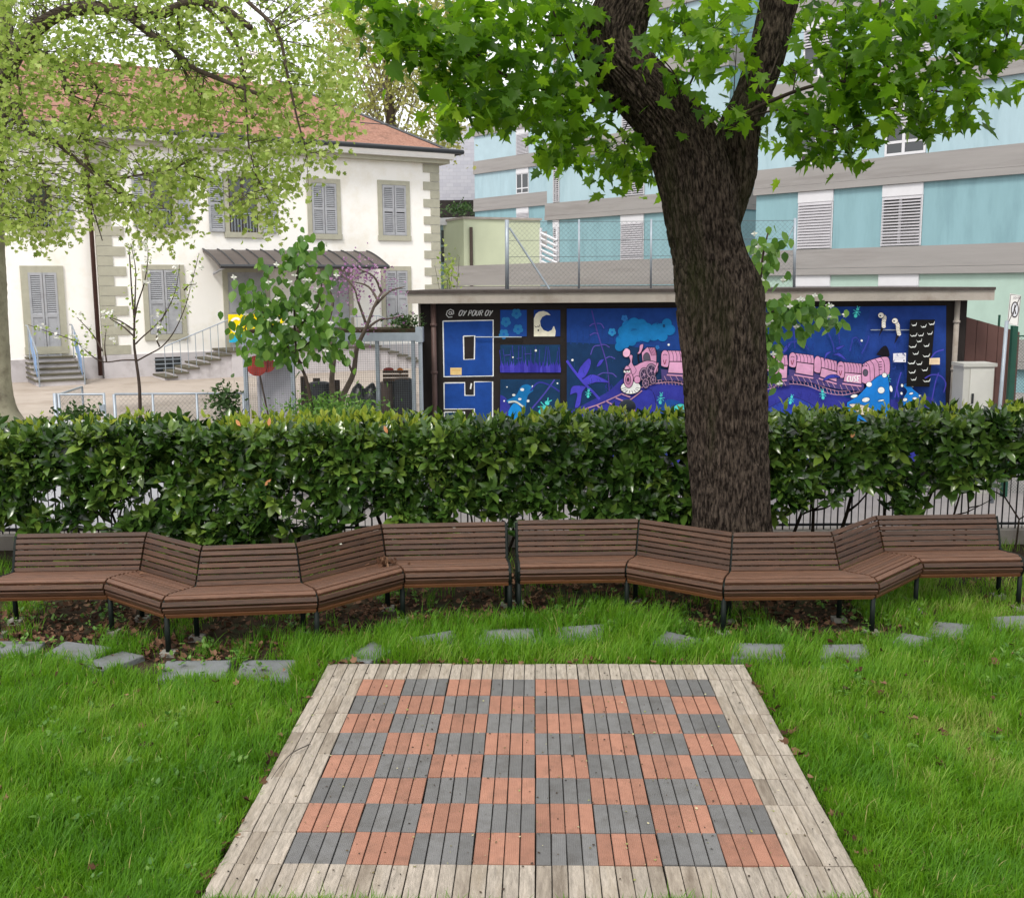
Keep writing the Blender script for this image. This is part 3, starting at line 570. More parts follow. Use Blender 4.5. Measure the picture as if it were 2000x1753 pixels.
# leaf sprays: (px, py, depth, half width px, half height px, number of leaves)
sprays = [(760, 40, 7.7, 60, 45, 60), (850, 60, 7.9, 60, 50, 60), (940, 30, 8.2, 60, 45, 55), (800, 100, 7.8, 45, 40, 36), (870, 130, 8.1, 60, 35, 50), (950, 110, 8.4, 50, 40, 45), (1000, 160, 8.7, 60, 35, 55), (900, 180, 8.3, 50, 30, 34), (880, 225, 8.0, 35, 20, 22),
          (960, 215, 8.4, 45, 25, 32), (1060, 210, 8.8, 55, 35, 48), (1120, 250, 9.3, 60, 40, 55), (1090, 290, 9.4, 45, 35, 34), (1180, 300, 9.9, 60, 40, 60), (1230, 330, 10.2, 50, 25, 42), (1140, 180, 9.4, 45, 45, 40), (1040, 90, 8.8, 40, 50, 22), (1110, 60, 9.2, 45, 60, 50), (1090, 140, 9.0, 45, 35, 30),
          (1000, 20, 8.6, 60, 40, 34), (1270, 300, 10.6, 35, 50, 30), (1150, 20, 9.6, 30, 60, 24),
          (1290, 110, 8.7, 60, 40, 32), (1340, 145, 8.8, 70, 40, 42), (1400, 110, 8.8, 45, 60, 34), (1400, 40, 9.4, 60, 45, 60), (1330, 40, 9.4, 40, 50, 40), (1310, 60, 10.2, 60, 60, 60), (1440, 210, 9.2, 40, 30, 22), (1400, 245, 9.2, 40, 26, 18), (1440, 70, 10.0, 40, 80, 50), (1490, 270, 9.9, 25, 20, 12),
          (1560, 130, 9.0, 35, 20, 16), (1600, 190, 8.8, 55, 35, 42), (1560, 240, 8.8, 40, 30, 28), (1640, 230, 8.5, 60, 45, 60), (1600, 285, 8.6, 45, 30, 26), (1680, 180, 8.5, 60, 40, 60), (1740, 130, 8.4, 70, 45, 75), (1660, 110, 8.6, 60, 40, 52), (1640, 60, 8.7, 50, 35, 30), (1720, 60, 8.5, 70, 45, 70),
          (1790, 190, 8.3, 55, 40, 52), (1830, 230, 8.3, 45, 30, 30), (1850, 130, 8.2, 45, 45, 42), (1820, 50, 8.3, 60, 45, 60), (1900, 60, 8.1, 60, 50, 60), (1970, 40, 8.0, 50, 50, 50), (1900, 185, 8.0, 45, 25, 24), (1880, 235, 8.1, 35, 18, 12), (1940, 110, 8.0, 40, 30, 26), (1700, 255, 8.4, 45, 28, 26), (1660, 300, 8.5, 35, 22, 12), (1760, 20, 8.8, 80, 35, 60), (1560, 30, 10, 30, 50, 14),
          (1930, 15, 8.2, 70, 30, 50), (1620, 15, 8.9, 60, 25, 30), (1060, 20, 9.0, 80, 30, 50), (720, 12, 7.6, 45, 25, 24)]
pos = []; tipd = []
for (X, Y_, D, hw, hh, c) in sprays:
    o = atY(X, Y_, D); s = D / F; c = int(c * (.9 if 1270 < X < 1460 else 1.15 if X > 1540 else 1.55))
    q = rng.normal(size=(c, 3)) * [hw * s * .62, .34, hh * s * .62] + np.array(o); pos.append(q)
    near = min((p for b in BR for p in b), key=lambda p: (p - o).length); g = None
    if (near - o).length > .12:
        g = MB(); mid = (near + o) / 2 + Vector((0, 0, .05)); g.tube([near, mid, o], [.006, .0045, .003], 5)
        for i in range(5):
            e = Vector(q[i]); g.tube([mid.lerp(o, random.random()), e + Vector((0, 0, .05))], [.003, .002], 4)
        g.build('twig', m_twig, maple)
pos = np.concatenate(pos)
n = 6800                                        # unseen rest of the crown above the picture, thickened to shade trunk and benches
a = rng.random(n) * 2 * math.pi; rr = 5.4 * np.sqrt(rng.random(n)); up = np.stack([2.0 + rr * np.cos(a), 9.8 + rr * np.sin(a) * .85, 4.95 + 3.6 * rng.random(n)], 1)
vis, _, py_ = in_view(up, 80, 60); up = up[~vis & ~((up[:, 1] < 7) & (up[:, 2] < 5.2))]
pos = np.concatenate([pos, up]); n = len(pos)
ax = np.stack([rng.normal(size=n) * .8, rng.normal(size=n) * .8 - .15, -.55 + .35 * rng.normal(size=n)], 1); nm = np.stack([rng.normal(size=n) * .35, -.12 + .35 * rng.normal(size=n), 1 + .2 * rng.normal(size=n)], 1)
rot = frames(ax, nm); sc = rng.uniform(.065, .15, n); rn = np.clip(.48 + .26 * rng.normal(size=n) + .10 * np.clip((9.9 - pos[:, 1]), -2, 1) * -1, 0, 1)
m_maple = leafmat('maple_leaf', [(.040, .115, .006), (.085, .20, .008), (.15, .30, .012), (.24, .40, .025)], .42, .6, .35, 1.8)
vis, px, py = in_view(pos); cand = np.where(vis)[0]; cand = cand[np.argsort(pos[cand, 1] / sc[cand])][:290]; keep = np.ones(n, bool); keep[cand] = False
for q in range(3):     # three degrees of curl
    T_ = np.array(MAPLE[0]) * [1, 1, (.3, 1.3, 2.4)[q]]; T_[:, 2] += (0, .10, -.12)[q] * np.sin(T_[:, 1] * 4); s_ = keep & (np.arange(n) % 3 == q)
    tag(link('crown', scatter_mesh('crown', T_, MAPLE[1], pos[s_], rot[s_], sc[s_], m_maple, rn[s_]), maple), kind='stuff')
leaf_objects(maple, MAPLE, pos[cand], rot[cand], sc[cand], m_maple, rn[cand])

# ================================================================ PERSON behind the hedge
m_skin = mat('skin', '#c9967c', .55, .06, 10); m_navy = mat('navy_cloth', '#1c2430', .85, .15, 30, .2, 200); m_coat = mat('dark_coat', '#262a33', .85, .15, 30, .2, 200)
hp = atY(1226, 783, 13.5); px0, pz = hp.x, hp.z - 1.74
def skinned(name, verts, edges, parent, m, sub=2):
    me = bpy.data.meshes.new(name); me.from_pydata([v[:3] for v in verts], edges, []); me.materials.append(m)
    o = link(name, me, parent); md = o.modifiers.new('skin', 'SKIN'); md.use_smooth_shade = True
    for i, v in enumerate(verts):
        sv = me.skin_vertices[0].data[i]; sv.radius = (v[3], v[3] if len(v) < 5 else v[4]); sv.use_root = (i == 0)
    s = o.modifiers.new('sub', 'SUBSURF'); s.levels = s.render_levels = sub; return o
person = empty('person', (px0, 13.5, pz), 'person in a dark cap behind the hedge in front of the mural', 'person')
T = lambda x, y, z, *r: (px0 + x, 13.5 + y, pz + z, *r)
body = [T(0, 0, .95, .14, .11), T(0, 0, 1.15, .13, .10), T(0, 0, 1.35, .16, .11), T(0, 0, 1.47, .06), T(.02, -.01, 1.55, .07), T(.03, -.01, 1.65, .082, .095), T(.03, -.01, 1.70, .06),
        T(-.19, 0, 1.38, .06), T(-.25, .02, 1.12, .045), T(-.24, -.06, .88, .034), T(-.24, -.08, .80, .03), T(.19, 0, 1.38, .06), T(.25, .02, 1.12, .045), T(.24, -.06, .88, .034), T(.24, -.08, .80, .03),
        T(-.09, 0, .88, .09), T(-.10, -.01, .48, .06), T(-.10, .02, .08, .042), T(-.10, -.10, .04, .04), T(.09, 0, .88, .09), T(.10, -.01, .48, .06), T(.10, .02, .08, .042), T(.10, -.10, .04, .04)]
edges = [(0, 1), (1, 2), (2, 3), (3, 4), (4, 5), (5, 6), (2, 7), (7, 8), (8, 9), (9, 10), (2, 11), (11, 12), (12, 13), (13, 14), (0, 15), (15, 16), (16, 17), (17, 18), (0, 19), (19, 20), (20, 21), (21, 22)]
skinned('body', body, edges, person, m_skin)
coat = [T(0, 0, .80, .17, .14), T(0, 0, 1.0, .165, .135), T(0, 0, 1.2, .16, .13), T(0, 0, 1.36, .185, .135), T(0, 0, 1.46, .085), T(-.20, 0, 1.38, .08), T(-.25, .02, 1.12, .062), T(-.24, -.06, .90, .05), T(.20, 0, 1.38, .08), T(.25, .02, 1.12, .062), T(.24, -.06, .90, .05)]
skinned('coat', coat, [(0, 1), (1, 2), (2, 3), (3, 4), (3, 5), (5, 6), (6, 7), (3, 8), (8, 9), (9, 10)], person, m_coat)
skinned('trousers', [T(0, 0, .90, .15, .12), T(-.09, 0, .80, .10), T(-.10, -.01, .48, .075), T(-.10, .02, .10, .06), T(.09, 0, .80, .10), T(.10, -.01, .48, .075), T(.10, .02, .10, .06)], [(0, 1), (1, 2), (2, 3), (0, 4), (4, 5), (5, 6)], person, m_navy)
g = MB(); g.ball((px0 - .005, 13.5 - .01, pz + 1.665), .105, None, 14, 8, (1.05, 1.0, .95)); g.add([(px0 - .03, 13.40, pz + 1.66), (px0 - .13, 13.36, pz + 1.64), (px0 - .13, 13.46, pz + 1.65), (px0 - .06, 13.52, pz + 1.67)], [(0, 1, 2, 3)]); g.build('cap', m_navy, person, True)
g = MB(); g.ball((px0 + .125, 13.44, pz + 1.60), .028, None, 8, 6, (.7, .9, 1.2)); g.build('ear', m_skin, person, True)

# ================================================================ PARKED CAR glimpsed through the hedge
m_carw = mat('white_car_paint', '#b4b6bd', .25, .03, 3, 0, 1, .6); m_tyre = mat('tyre_rubber', '#1a1a1b', .8); m_rim = mat('alloy', '#9a9da0', .35, .1, 4, metal=.8); m_glass = glassmat('dark_glass'); m_lampg = mat('lamp_glass', '#d8dde0', .15, .05, 5, 0, 1, .7)
def car(x, y, label):
    c = empty('parked_car', (x, y, -.5), label, 'car'); W = .86
    prof = [(-2.0, .30), (-2.02, .55), (-1.92, .80), (-1.75, .92), (-1.15, 1.38), (-.95, 1.42), (.25, 1.42), (.45, 1.38), (1.05, .95), (1.85, .82), (2.0, .62), (2.02, .30), (1.62, .26), (1.55, .50), (1.38, .63), (1.15, .63), (.98, .50), (.92, .24), (-.92, .24), (-.98, .50), (-1.15, .63), (-1.38, .63), (-1.55, .50), (-1.62, .26)]
    g = MB(); wz = lambda z: W - max(0, z - .9) * .36; nn = len(prof)
    vs = [(x + a, y - wz(z), z - .5) for a, z in prof] + [(x + a, y + wz(z), z - .5) for a, z in prof]
    g.add(vs, [tuple(range(nn)), tuple(range(nn, 2 * nn))[::-1]] + [(i, (i + 1) % nn, nn + (i + 1) % nn, nn + i) for i in range(nn)]); g.build('body', m_carw, c)
    for sg in (-1, 1):
        for a, b, e, f in ((-1.55, -1.08, -.55, -.55), (-.48, -.48, .28, .86)):
            g = MB(); q = [(a, .96), (b, 1.33), (e if a < -1 else .28, 1.35), (f, .98)] if a < -1 else [(a, .98), (b, 1.36), (.26, 1.36), (.80, .98)]
            g.add([(x + u, y + sg * (wz(z) + .004), z - .5) for u, z in q], [(0, 1, 2, 3)]); g.build('side_window', m_glass, c)
        for wx in (-1.27, 1.27):
            yy = y + sg * (W - .10); g = MB(); g.tube([(x + wx, yy - .1, -.19), (x + wx, yy + .1, -.19)], .31, 24); t = g.build('wheel', m_tyre, c)
            g = MB(); g.tube([(x + wx, yy - .104, -.19), (x + wx, yy + .104, -.19)], .20, 20); g.build('rim', m_rim, t)
        g = MB(); g.ball((x + .82, y + sg * (W + .07), .50), .09, None, 10, 6, (.7, 1, .7)); g.build('wing_mirror', m_tyre, c, True)
        g = MB(); g.ball((x + 1.90, y + sg * .62, .22), .12, None, 10, 6, (.8, 1.1, .6)); g.build('headlight', m_lampg, c, True)
    g = MB(); g.add([(x + .50, y - .62, .85), (x + .50, y + .62, .85), (x + 1.03, y + .74, .47), (x + 1.03, y - .74, .47)], [(0, 1, 2, 3)]); g.build('windscreen', m_glass, c)
    g = MB(); g.add([(x - 1.20, y - .62, .86), (x - 1.20, y + .62, .86), (x - 1.74, y + .72, .45), (x - 1.74, y - .72, .45)], [(0, 1, 2, 3)]); g.build('rear_window', m_glass, c)
car(-5.6, 14.0, 'white parked car behind the hedge at the left, glimpsed between the fence bars')
# ================================================================ GARAGE WITH MURAL
GY = 17.0
def GX(px, Y=GY, py=650): return atY(px, py, Y).x
def GZ(py, Y=GY, px=1300): return atY(px, py, Y).z
m_black = mat('black_wall_paint', '#2a2524', .8, .15, 4, .15, 80, .2); m_fascia = mat('fascia_concrete', '#a39b93', .85, .12, 2, .2, 40, .2, dirt='#8c8076', dscale=1.5); m_felt = mat('roof_felt', '#4a423f', .9, .2, 9)
m_pipe = mat('copper_pipe', '#5d4844', .55, .15, 6, 0, 1, .4); m_galv = mat('galvanised_steel', '#9aa3ad', .45, .1, 9, 0, 1, .5, metal=.35); m_white = mat('white_metal', '#e6e4e2', .5, .04, 4)
x0, x1 = GX(822), GX(1886); zr0, zr1 = GZ(590, 16.65), GZ(570, 16.65)
gar = empty('mural_garage', ((x0 + x1) / 2, GY, -.5), 'low black garage with a concrete roof edge and a blue night train mural', 'garage')
MB().box(x0, x1, GY, 22, -.5, zr0, m_black).build('wall', None, gar)
MB().box(GX(797, 16.65), GX(1938, 16.65), 16.65, 22.3, zr0, zr1).build('roof_slab', m_fascia, gar)
MB().box(GX(795, 16.6), GX(1941, 16.6), 16.62, 22.32, zr1, zr1 + .045).build('roof_edge', m_felt, gar)
for px in (848, 1862):
    g = MB(); X = GX(px); g.tube([(X, 16.9, zr0), (X, 16.9, -.45)], .042, 10)
    for z in (.5, 1.35, 2.1): g.tube([(X, 16.9, z), (X, 16.9, z + .04)], .055, 10)
    g.build('downpipe', m_pipe if px < 1000 else m_fascia, gar, True)
MB().box(GX(818), x0, GY - .02, GY + .6, -.5, zr0).build('corner_pier', m_conc, gar)
LAY = [0]
class El:
    def __init__(s, name, T=(1, 0, 0)): s.n = name; s.T = T; s.g = MB()
    def P(s, p):
        LAYER = GY - .003 - .0002 * LAY[0]; k, ox, oy = s.T; return atY(ox + p[0] / k, oy + p[1] / k, LAYER)
    def poly(s, col, pts, ol=None, ow=6):
        LAY[0] += 1; s.g.add([s.P(p) for p in pts], [tuple(range(len(pts)))], paint(col))
        if ol: s.stroke(ol, list(pts) + [pts[0]], ow)
        return s
    def smooth(s, col, pts, ol=None, ow=6, n=5):
        q = [(v.x, v.y) for v in bezier([(a, b, 0) for a, b in list(pts) + [pts[0]]], n)][:-1]; return s.poly(col, q, ol, ow)
    def oval(s, col, x, y, rx, ry=None, rot=0, ol=None, ow=6, n=18):
        ry = ry or rx; return s.poly(col, [(x + rx * math.cos(a) * math.cos(rot) - ry * math.sin(a) * math.sin(rot), y + rx * math.cos(a) * math.sin(rot) + ry * math.sin(a) * math.cos(rot)) for a in [2 * math.pi * i / n for i in range(n)]], ol, ow)
    def rect(s, col, a, b, c, d): return s.poly(col, [(a, b), (c, b), (c, d), (a, d)])
    def stroke(s, col, pts, w):
        LAY[0] += 1; n = len(pts); vs = []
        for i, p in enumerate(pts):
            a = pts[max(i - 1, 0)]; b = pts[min(i + 1, n - 1)]; dx, dy = b[0] - a[0], b[1] - a[1]; l = math.hypot(dx, dy) or 1; nx, ny = -dy / l * w / 2, dx / l * w / 2
            vs += [s.P((p[0] + nx, p[1] + ny)), s.P((p[0] - nx, p[1] - ny))]
        s.g.add(vs, [(2 * i, 2 * i + 1, 2 * i + 3, 2 * i + 2) for i in range(n - 1)], paint(col)); return s
    def curve(s, col, pts, w, n=5): return s.stroke(col, [(v.x, v.y) for v in bezier([(a, b, 0) for a, b in pts], n)], w)
    def text(s, col, str_, x, y, w, h, sw, slant=.2):
        G = {'O': [[(.2, 0), (.8, 0), (1, .3), (.9, .8), (.6, 1), (.2, 1), (0, .7), (.05, .25), (.2, 0)]], 'Y': [[(0, 0), (.5, .5)], [(1, 0), (.3, 1.05)]], 'P': [[(.1, 1), (.1, 0), (.8, 0), (.9, .3), (.6, .5), (.1, .55)]],
             'U': [[(.05, 0), (.05, .8), (.4, 1), (.8, .85), (.9, 0)]], 'R': [[(.1, 1), (.1, 0), (.8, 0), (.9, .28), (.6, .5), (.1, .52)], [(.4, .5), (.95, 1)]], '@': [[(.65, .35), (.4, .3), (.3, .55), (.45, .7), (.65, .6), (.7, .3), (.75, .7), (.95, .55), (.9, .15), (.5, -.05), (.1, .2), (0, .7), (.3, 1.05), (.8, 1.0)]],
             'C': [[(.9, .15), (.5, 0), (.1, .3), (.1, .75), (.5, 1), (.9, .85)]], 'S': [[(.9, .1), (.4, 0), (.1, .2), (.5, .5), (.9, .75), (.5, 1), (.1, .9)]], 'E': [[(.9, 0), (.1, 0), (.1, 1), (.9, 1)], [(.1, .5), (.7, .5)]], 'Z': [[(.05, 0), (.95, 0), (.05, 1), (.95, 1)]], 'N': [[(.05, 1), (.05, 0), (.95, 1), (.95, 0)]]}
        for ch in str_:
            for st in G.get(ch, []): s.stroke(col, [(x + a * w * .8 + (1 - b) * h * slant, y + b * h) for a, b in st], sw)
            x += w if ch != ' ' else w * .55
        return s
    def build(s, parent): return s.g.build(s.n, None, parent)
mural = MB().box(GX(862), GX(1848), GY - .0015, GY - .0005, GZ(900), GZ(602), m_black).build('mural', None, gar)
Z3, Z4, Z5, Z6 = (6.25, 780, 550), (7.011, 1080, 580), (7.011, 1480, 580), (6.493, 1720, 560)
BLUE, DBLUE, TEAL, PUR, LPUR, CY, SKY_, PINK, WHT, INK, AQ = '#1c4796', '#193a80', '#153a5e', '#343898', '#5048ae', '#1473b4', '#2b78b2', '#cf95ba', '#eef0ef', '#1a1426', '#4fd2cf'
e = El('painted_writing', Z3); e.text('#d7d7d8', '@', 572, 342, 118, 88, 11, .05); e.text('#d7d7d8', 'OY POUR OY', 722, 352, 45, 62, 12, .3); e.build(mural)
e = El('painted_letter', Z3); W_ = 15
e.poly(BLUE, [(532, 482), (1145, 470), (1145, 1150), (545, 1160)], WHT, W_); e.poly('#2b2422', [(782, 665), (920, 660), (915, 945), (788, 950)], WHT, W_); e.rect('#e3c487', 622, 1050, 760, 1138); e.rect('#d8b273', 640, 1068, 745, 1088); e.build(mural)
e = El('painted_letter', Z3); e.poly(BLUE, [(545, 1235), (798, 1232), (800, 1388), (915, 1388), (915, 1222), (1138, 1220), (1140, 2100), (915, 2100), (915, 1552), (548, 1555)], WHT, W_)
e.poly(TEAL, [(550, 1590), (795, 1588), (800, 2100), (552, 2100)], WHT, W_); e.stroke(WHT, [(868, 1310), (880, 1240)], 18); e.build(mural)
def flower(e, x, y, r, c=SKY_):
    for k in range(5): e.oval(c, x + r * .6 * math.cos(k * 1.257 + .3), y + r * .6 * math.sin(k * 1.257 + .3), r * .5, n=10)
    e.oval('#1f5fae', x, y, r * .28, n=10)
e = El('painted_flowers', Z3); e.rect(BLUE, 1232, 345, 1555, 668)
for x, y in ((1430, 390), (1300, 490), (1450, 580), (1275, 640)): flower(e, x, y, 58)
e.build(mural)
e = El('painted_moon', Z3); e.rect(DBLUE, 1642, 345, 1965, 668); e.poly('#e9e4d0', [(1642, 668), (1642, 450), (1665, 395), (1705, 365), (1760, 358), (1810, 375), (1846, 408), (1795, 405), (1745, 430), (1718, 480), (1725, 540), (1760, 590), (1815, 610), (1860, 590), (1880, 545), (1890, 545), (1908, 600), (1905, 640), (1898, 668)])
e.curve(INK, [(1650, 540), (1672, 556), (1690, 542), (1705, 552), (1712, 525)], 7); e.oval(INK, 1696, 594, 11); e.build(mural)
e = El('painted_reeds', Z3); e.rect(TEAL, 1232, 770, 1962, 1110)
for i in range(15):
    x = 1245 + 51 * i + random.uniform(-8, 8); e.stroke(PUR, [(x, 1060), (x + random.uniform(-45, 45), random.uniform(775, 850))], 8)
for i in range(30):
    x = 1245 + 24.5 * i; h = random.uniform(90, 170); e.poly(random.choice(('#3c38a8', '#4a45b8', '#34319a')), [(x - 14, 1108), (x - 18, 1108 - h * .5), (x + random.uniform(-10, 10), 1108 - h), (x + 18, 1108 - h * .4), (x + 14, 1108)])
for x, y, l in ((1320, 900, 70), (1570, 885, 90), (1460, 940, 60)): e.stroke(LPUR, [(x - l / 2, y), (x + l / 2, y - 8)], 7)
e.oval(WHT, 1666, 840, 14); e.oval(WHT, 1386, 922, 10); e.build(mural)
e = El('painted_toadstool', Z3); e.rect(TEAL, 1232, 1190, 1962, 2100); e.smooth(PUR, [(1232, 1380), (1300, 1420), (1360, 1560), (1400, 2000), (1232, 2000)])
e.smooth(CY, [(1300, 1450), (1420, 1385), (1480, 1280), (1550, 1250), (1610, 1275), (1635, 1330), (1570, 1390), (1545, 1530), (1500, 1530), (1430, 1465), (1340, 1490)], '#14346a', 6); e.smooth('#1a8fe0', [(1330, 1580), (1390, 1490), (1450, 1500), (1490, 1570), (1450, 1700), (1340, 1700)])
for x, y, a, b in ((1500, 1316, 24, 18), (1397, 1383, 20, 14), (1470, 1432, 20, 14), (1572, 1455, 17, 17), (1625, 1280, 9, 16), (1280, 1455, 10, 10), (1930, 1240, 10, 10), (1314, 1285, 8, 8)): e.oval(WHT, x, y, a, b)
e.curve(LPUR, [(1620, 1545), (1760, 1380), (1895, 1195)], 18); e.curve(PUR, [(1600, 1330), (1700, 1230), (1850, 1270), (1955, 1340)], 20); e.curve('#cfd6d0', [(1330, 1470), (1420, 1465), (1510, 1525)], 22); e.build(mural)
def ant(e, x, y, s, r=0.0):
    c, n_ = math.cos(r), math.sin(r); q = lambda a, b: (x + (a * c - b * n_) * s, y + (a * n_ + b * c) * s)
    for a, b, rx, ry in ((0, -1.1, .55, .45), (0, 0, .35, .5), (0, 1.2, .6, .7)): e.oval(AQ, *q(a, b), rx * s, ry * s, r, n=12)
    for a, b in ((-1.3, -.5), (1.3, -.4), (-1.2, .8), (1.2, .7), (-.5, -2.2), (.5, -2.2)): e.stroke(AQ, [q(0, -.2 if abs(a) > .6 else -1.3), q(a, b)], s * .2)
e = El('painted_ant', Z3); ant(e, 1770, 1530, 55, .6); e.build(mural)
# ---- the large right panel
e = El('painted_night_sky', (1, 0, 0)); e.poly('#1a3f88', [(1107, 603), (1848, 597), (1846, 900), (1107, 900)])
e.poly('#15365f', [(1107, 668), (1200, 672), (1330, 690), (1340, 900), (1107, 900)]); e.poly('#203f8c', [(1700, 603), (1848, 599), (1844, 900), (1640, 900), (1680, 700)])
for x, y in ((1118, 703), (1306, 673), (1683, 665), (1812, 722)): e.oval(WHT, x, y, 2.2)
for i in range(10):
    x = 1115 + 12 * i; e.stroke('#1a3c80', [(x, 672), (x + random.uniform(-3, 3), random.uniform(615, 650))], 2)
e.build(mural)
e = El('painted_hill', Z4); e.smooth(PUR, [(250, 1560), (500, 1430), (760, 1290), (950, 1120), (1050, 1130), (1200, 1230), (1420, 1190), (1640, 1190), (1830, 1230), (2100, 1250), (2100, 2200), (250, 2200)])
e.smooth('#33399f', [(1060, 1420), (1220, 1280), (1340, 1270), (1400, 1400), (1380, 1600), (1060, 1640)], INK, 6); e.smooth('#1f4f9e', [(1420, 1480), (1560, 1400), (1750, 1440), (1830, 1560), (1830, 2000), (1400, 2000)]); e.build(mural)
e = El('painted_hill', Z5); e.smooth(PUR, [(60, 1290), (250, 1240), (450, 1200), (700, 1240), (900, 1300), (1150, 1360), (1400, 1400), (2100, 1400), (2400, 1420), (2400, 2200), (60, 2200)])
e.smooth('#2f45a8', [(100, 1540), (300, 1440), (480, 1370), (640, 1420), (800, 1520), (900, 1700), (100, 1700)], INK, 6); e.build(mural)
e = El('painted_plant', Z4)
for pts in ([(330, 1060), (380, 950), (490, 840), (520, 920), (440, 1090), (350, 1110)], [(400, 1130), (520, 1060), (640, 1090), (770, 1170), (600, 1165), (470, 1200)], [(230, 1340), (260, 1230), (350, 1210), (450, 1230), (400, 1310), (370, 1480), (300, 1510), (330, 1320)]): e.smooth('#4a45c4', pts, '#232a6a', 7)
e.curve('#4a45c4', [(190, 870), (290, 1010), (420, 1170), (540, 1290), (640, 1400)], 34)
e.curve('#4b3f96', [(530, 180), (580, 380), (650, 620), (720, 850), (755, 1050), (770, 1280)], 16)
for pts in ([(580, 360), (540, 370), (500, 400)], [(600, 360), (660, 370), (700, 430)], [(620, 500), (560, 495), (505, 525)], [(650, 660), (560, 680), (515, 790)], [(660, 650), (720, 655), (775, 690)], [(720, 840), (780, 815), (850, 845)], [(750, 1040), (680, 1040), (610, 1075)], [(760, 1040), (820, 1050), (870, 1095)]): e.curve('#5a4fb0', pts, 13)
e.smooth('#4a45c4', [(700, 850), (640, 870), (600, 950), (650, 930)]); e.build(mural)
e = El('painted_smoke', Z4)
for x, y, r in ((910, 680, 62), (930, 590, 70), (960, 470, 72), (1020, 400, 78), (1110, 370, 88), (1210, 380, 80), (1290, 430, 75), (1010, 520, 110), (1130, 500, 120), (1250, 520, 90), (1400, 410, 50), (1470, 440, 80), (1560, 360, 66), (1600, 450, 75), (1380, 520, 80), (1500, 540, 70), (1280, 570, 50), (1080, 610, 60), (980, 640, 70)): e.oval(CY, x, y, r, n=16)
for pts in ([(1160, 560), (1170, 610), (1230, 600)], [(1250, 600), (1300, 620), (1340, 570)], [(880, 540), (930, 560)], [(1040, 310), (1000, 360), (940, 390)], [(1380, 380), (1420, 350), (1460, 370)], [(1640, 400), (1670, 470), (1610, 520)]): e.curve('#1560a8', pts, 7)
for k in range(5): e.stroke('#17508f', [(1070 + 16 * k, 470 - 6 * k), (1090 + 14 * k, 425 + 4 * k)], 6)
e.oval('#14406e', 1520, 395, 18, 24); flower(e, 810, 480, 52, '#2b84c0'); flower(e, 980, 290, 44, '#2b6fb8'); flower(e, 1430, 690, 28, '#2b6fb8'); e.build(mural)
e = El('painted_track', Z4); RAIL = '#b98ba6'; e.curve(RAIL, [(200, 1640), (420, 1540), (620, 1470), (800, 1390), (950, 1320)], 16); e.curve(RAIL, [(560, 1720), (740, 1590), (880, 1510), (1080, 1390), (1220, 1280)], 16)
for a, b in (((430, 1545), (560, 1640)), ((600, 1480), (720, 1590)), ((740, 1430), (880, 1510)), ((860, 1380), (985, 1430)), ((950, 1330), (1060, 1370))): e.stroke(RAIL, [a, b], 20)
e.curve(RAIL, [(1200, 1240), (1420, 1180), (1640, 1165), (1830, 1200), (2000, 1230)], 12); e.curve(RAIL, [(1430, 1140), (1560, 1125), (1700, 1140), (1850, 1170)], 8)
for i in range(9): e.stroke(RAIL, [(1440 + 45 * i, 1140 + i), (1455 + 45 * i, 1195 + 2 * i)], 7)
e.build(mural)
e = El('painted_locomotive', Z4)
e.curve(INK, [(1180, 900), (1165, 800), (1200, 720)], 20); e.smooth(PINK, [(1150, 780), (1180, 730), (1190, 660), (1235, 645), (1230, 700), (1195, 770)], INK, 6)
e.poly(PINK, [(1225, 880), (1215, 760), (1290, 685), (1400, 690), (1420, 770), (1415, 900)], INK, 8); e.smooth('#54505f', [(1240, 880), (1240, 800), (1280, 760), (1320, 790), (1330, 880)], INK, 6); e.poly('#c987ae', [(1305, 690), (1395, 692), (1422, 795), (1350, 800)], INK, 6)
for k in range(4): e.stroke(INK, [(1315 + 22 * k, 695), (1362 + 18 * k, 795)], 5)
e.smooth(PINK, [(1030, 960), (1060, 900), (1120, 940), (1200, 900), (1300, 870), (1420, 900), (1440, 1000), (1400, 1050), (1300, 1060), (1180, 1110), (1090, 1130), (1040, 1050)], INK, 8)
e.smooth(PINK, [(1030, 940), (1060, 880), (1040, 800), (1090, 800), (1085, 900), (1140, 1000), (1100, 1060), (1050, 1060)], INK, 6); e.smooth('#f0b8d8', [(955, 750), (1000, 700), (1055, 730), (1050, 800), (1000, 825), (960, 800)], INK, 7)
for x, y, r in ((1250, 1060, 95), (1345, 1010, 100), (1270, 1180, 70), (1370, 1130, 65)):
    e.oval('#9b7f98', x, y, r * .72, r, 0, INK, 8); e.oval('#3f3350', x, y, r * .52, r * .75); e.oval('#a887a4', x, y, r * .16, r * .2)
    for k in range(5): e.stroke('#a887a4', [(x, y), (x + r * .5 * math.cos(k * 1.257), y + r * .7 * math.sin(k * 1.257))], 5)
e.oval(WHT, 1065, 1240, 140, 90, -.05, INK, 9)
for k in range(8): a = .15 + k * .40; e.stroke(INK, [(1065 + 70 * math.cos(a), 1235 + 45 * math.sin(a)), (1065 + 138 * math.cos(a), 1238 + 88 * math.sin(a))], 6)
e.oval(PINK, 1035, 1130, 66, 115, 0, INK, 9); e.oval('#b97ea4', 1030, 1130, 36, 66, 0, INK, 7); e.oval('#3a2a3c', 1028, 1130, 16, 30)
e.oval(PINK, 1155, 1130, 45, 52, 0, INK, 7); e.smooth(PINK, [(965, 1000), (1010, 940), (1060, 980), (1070, 1040), (1000, 1060)], INK, 6)
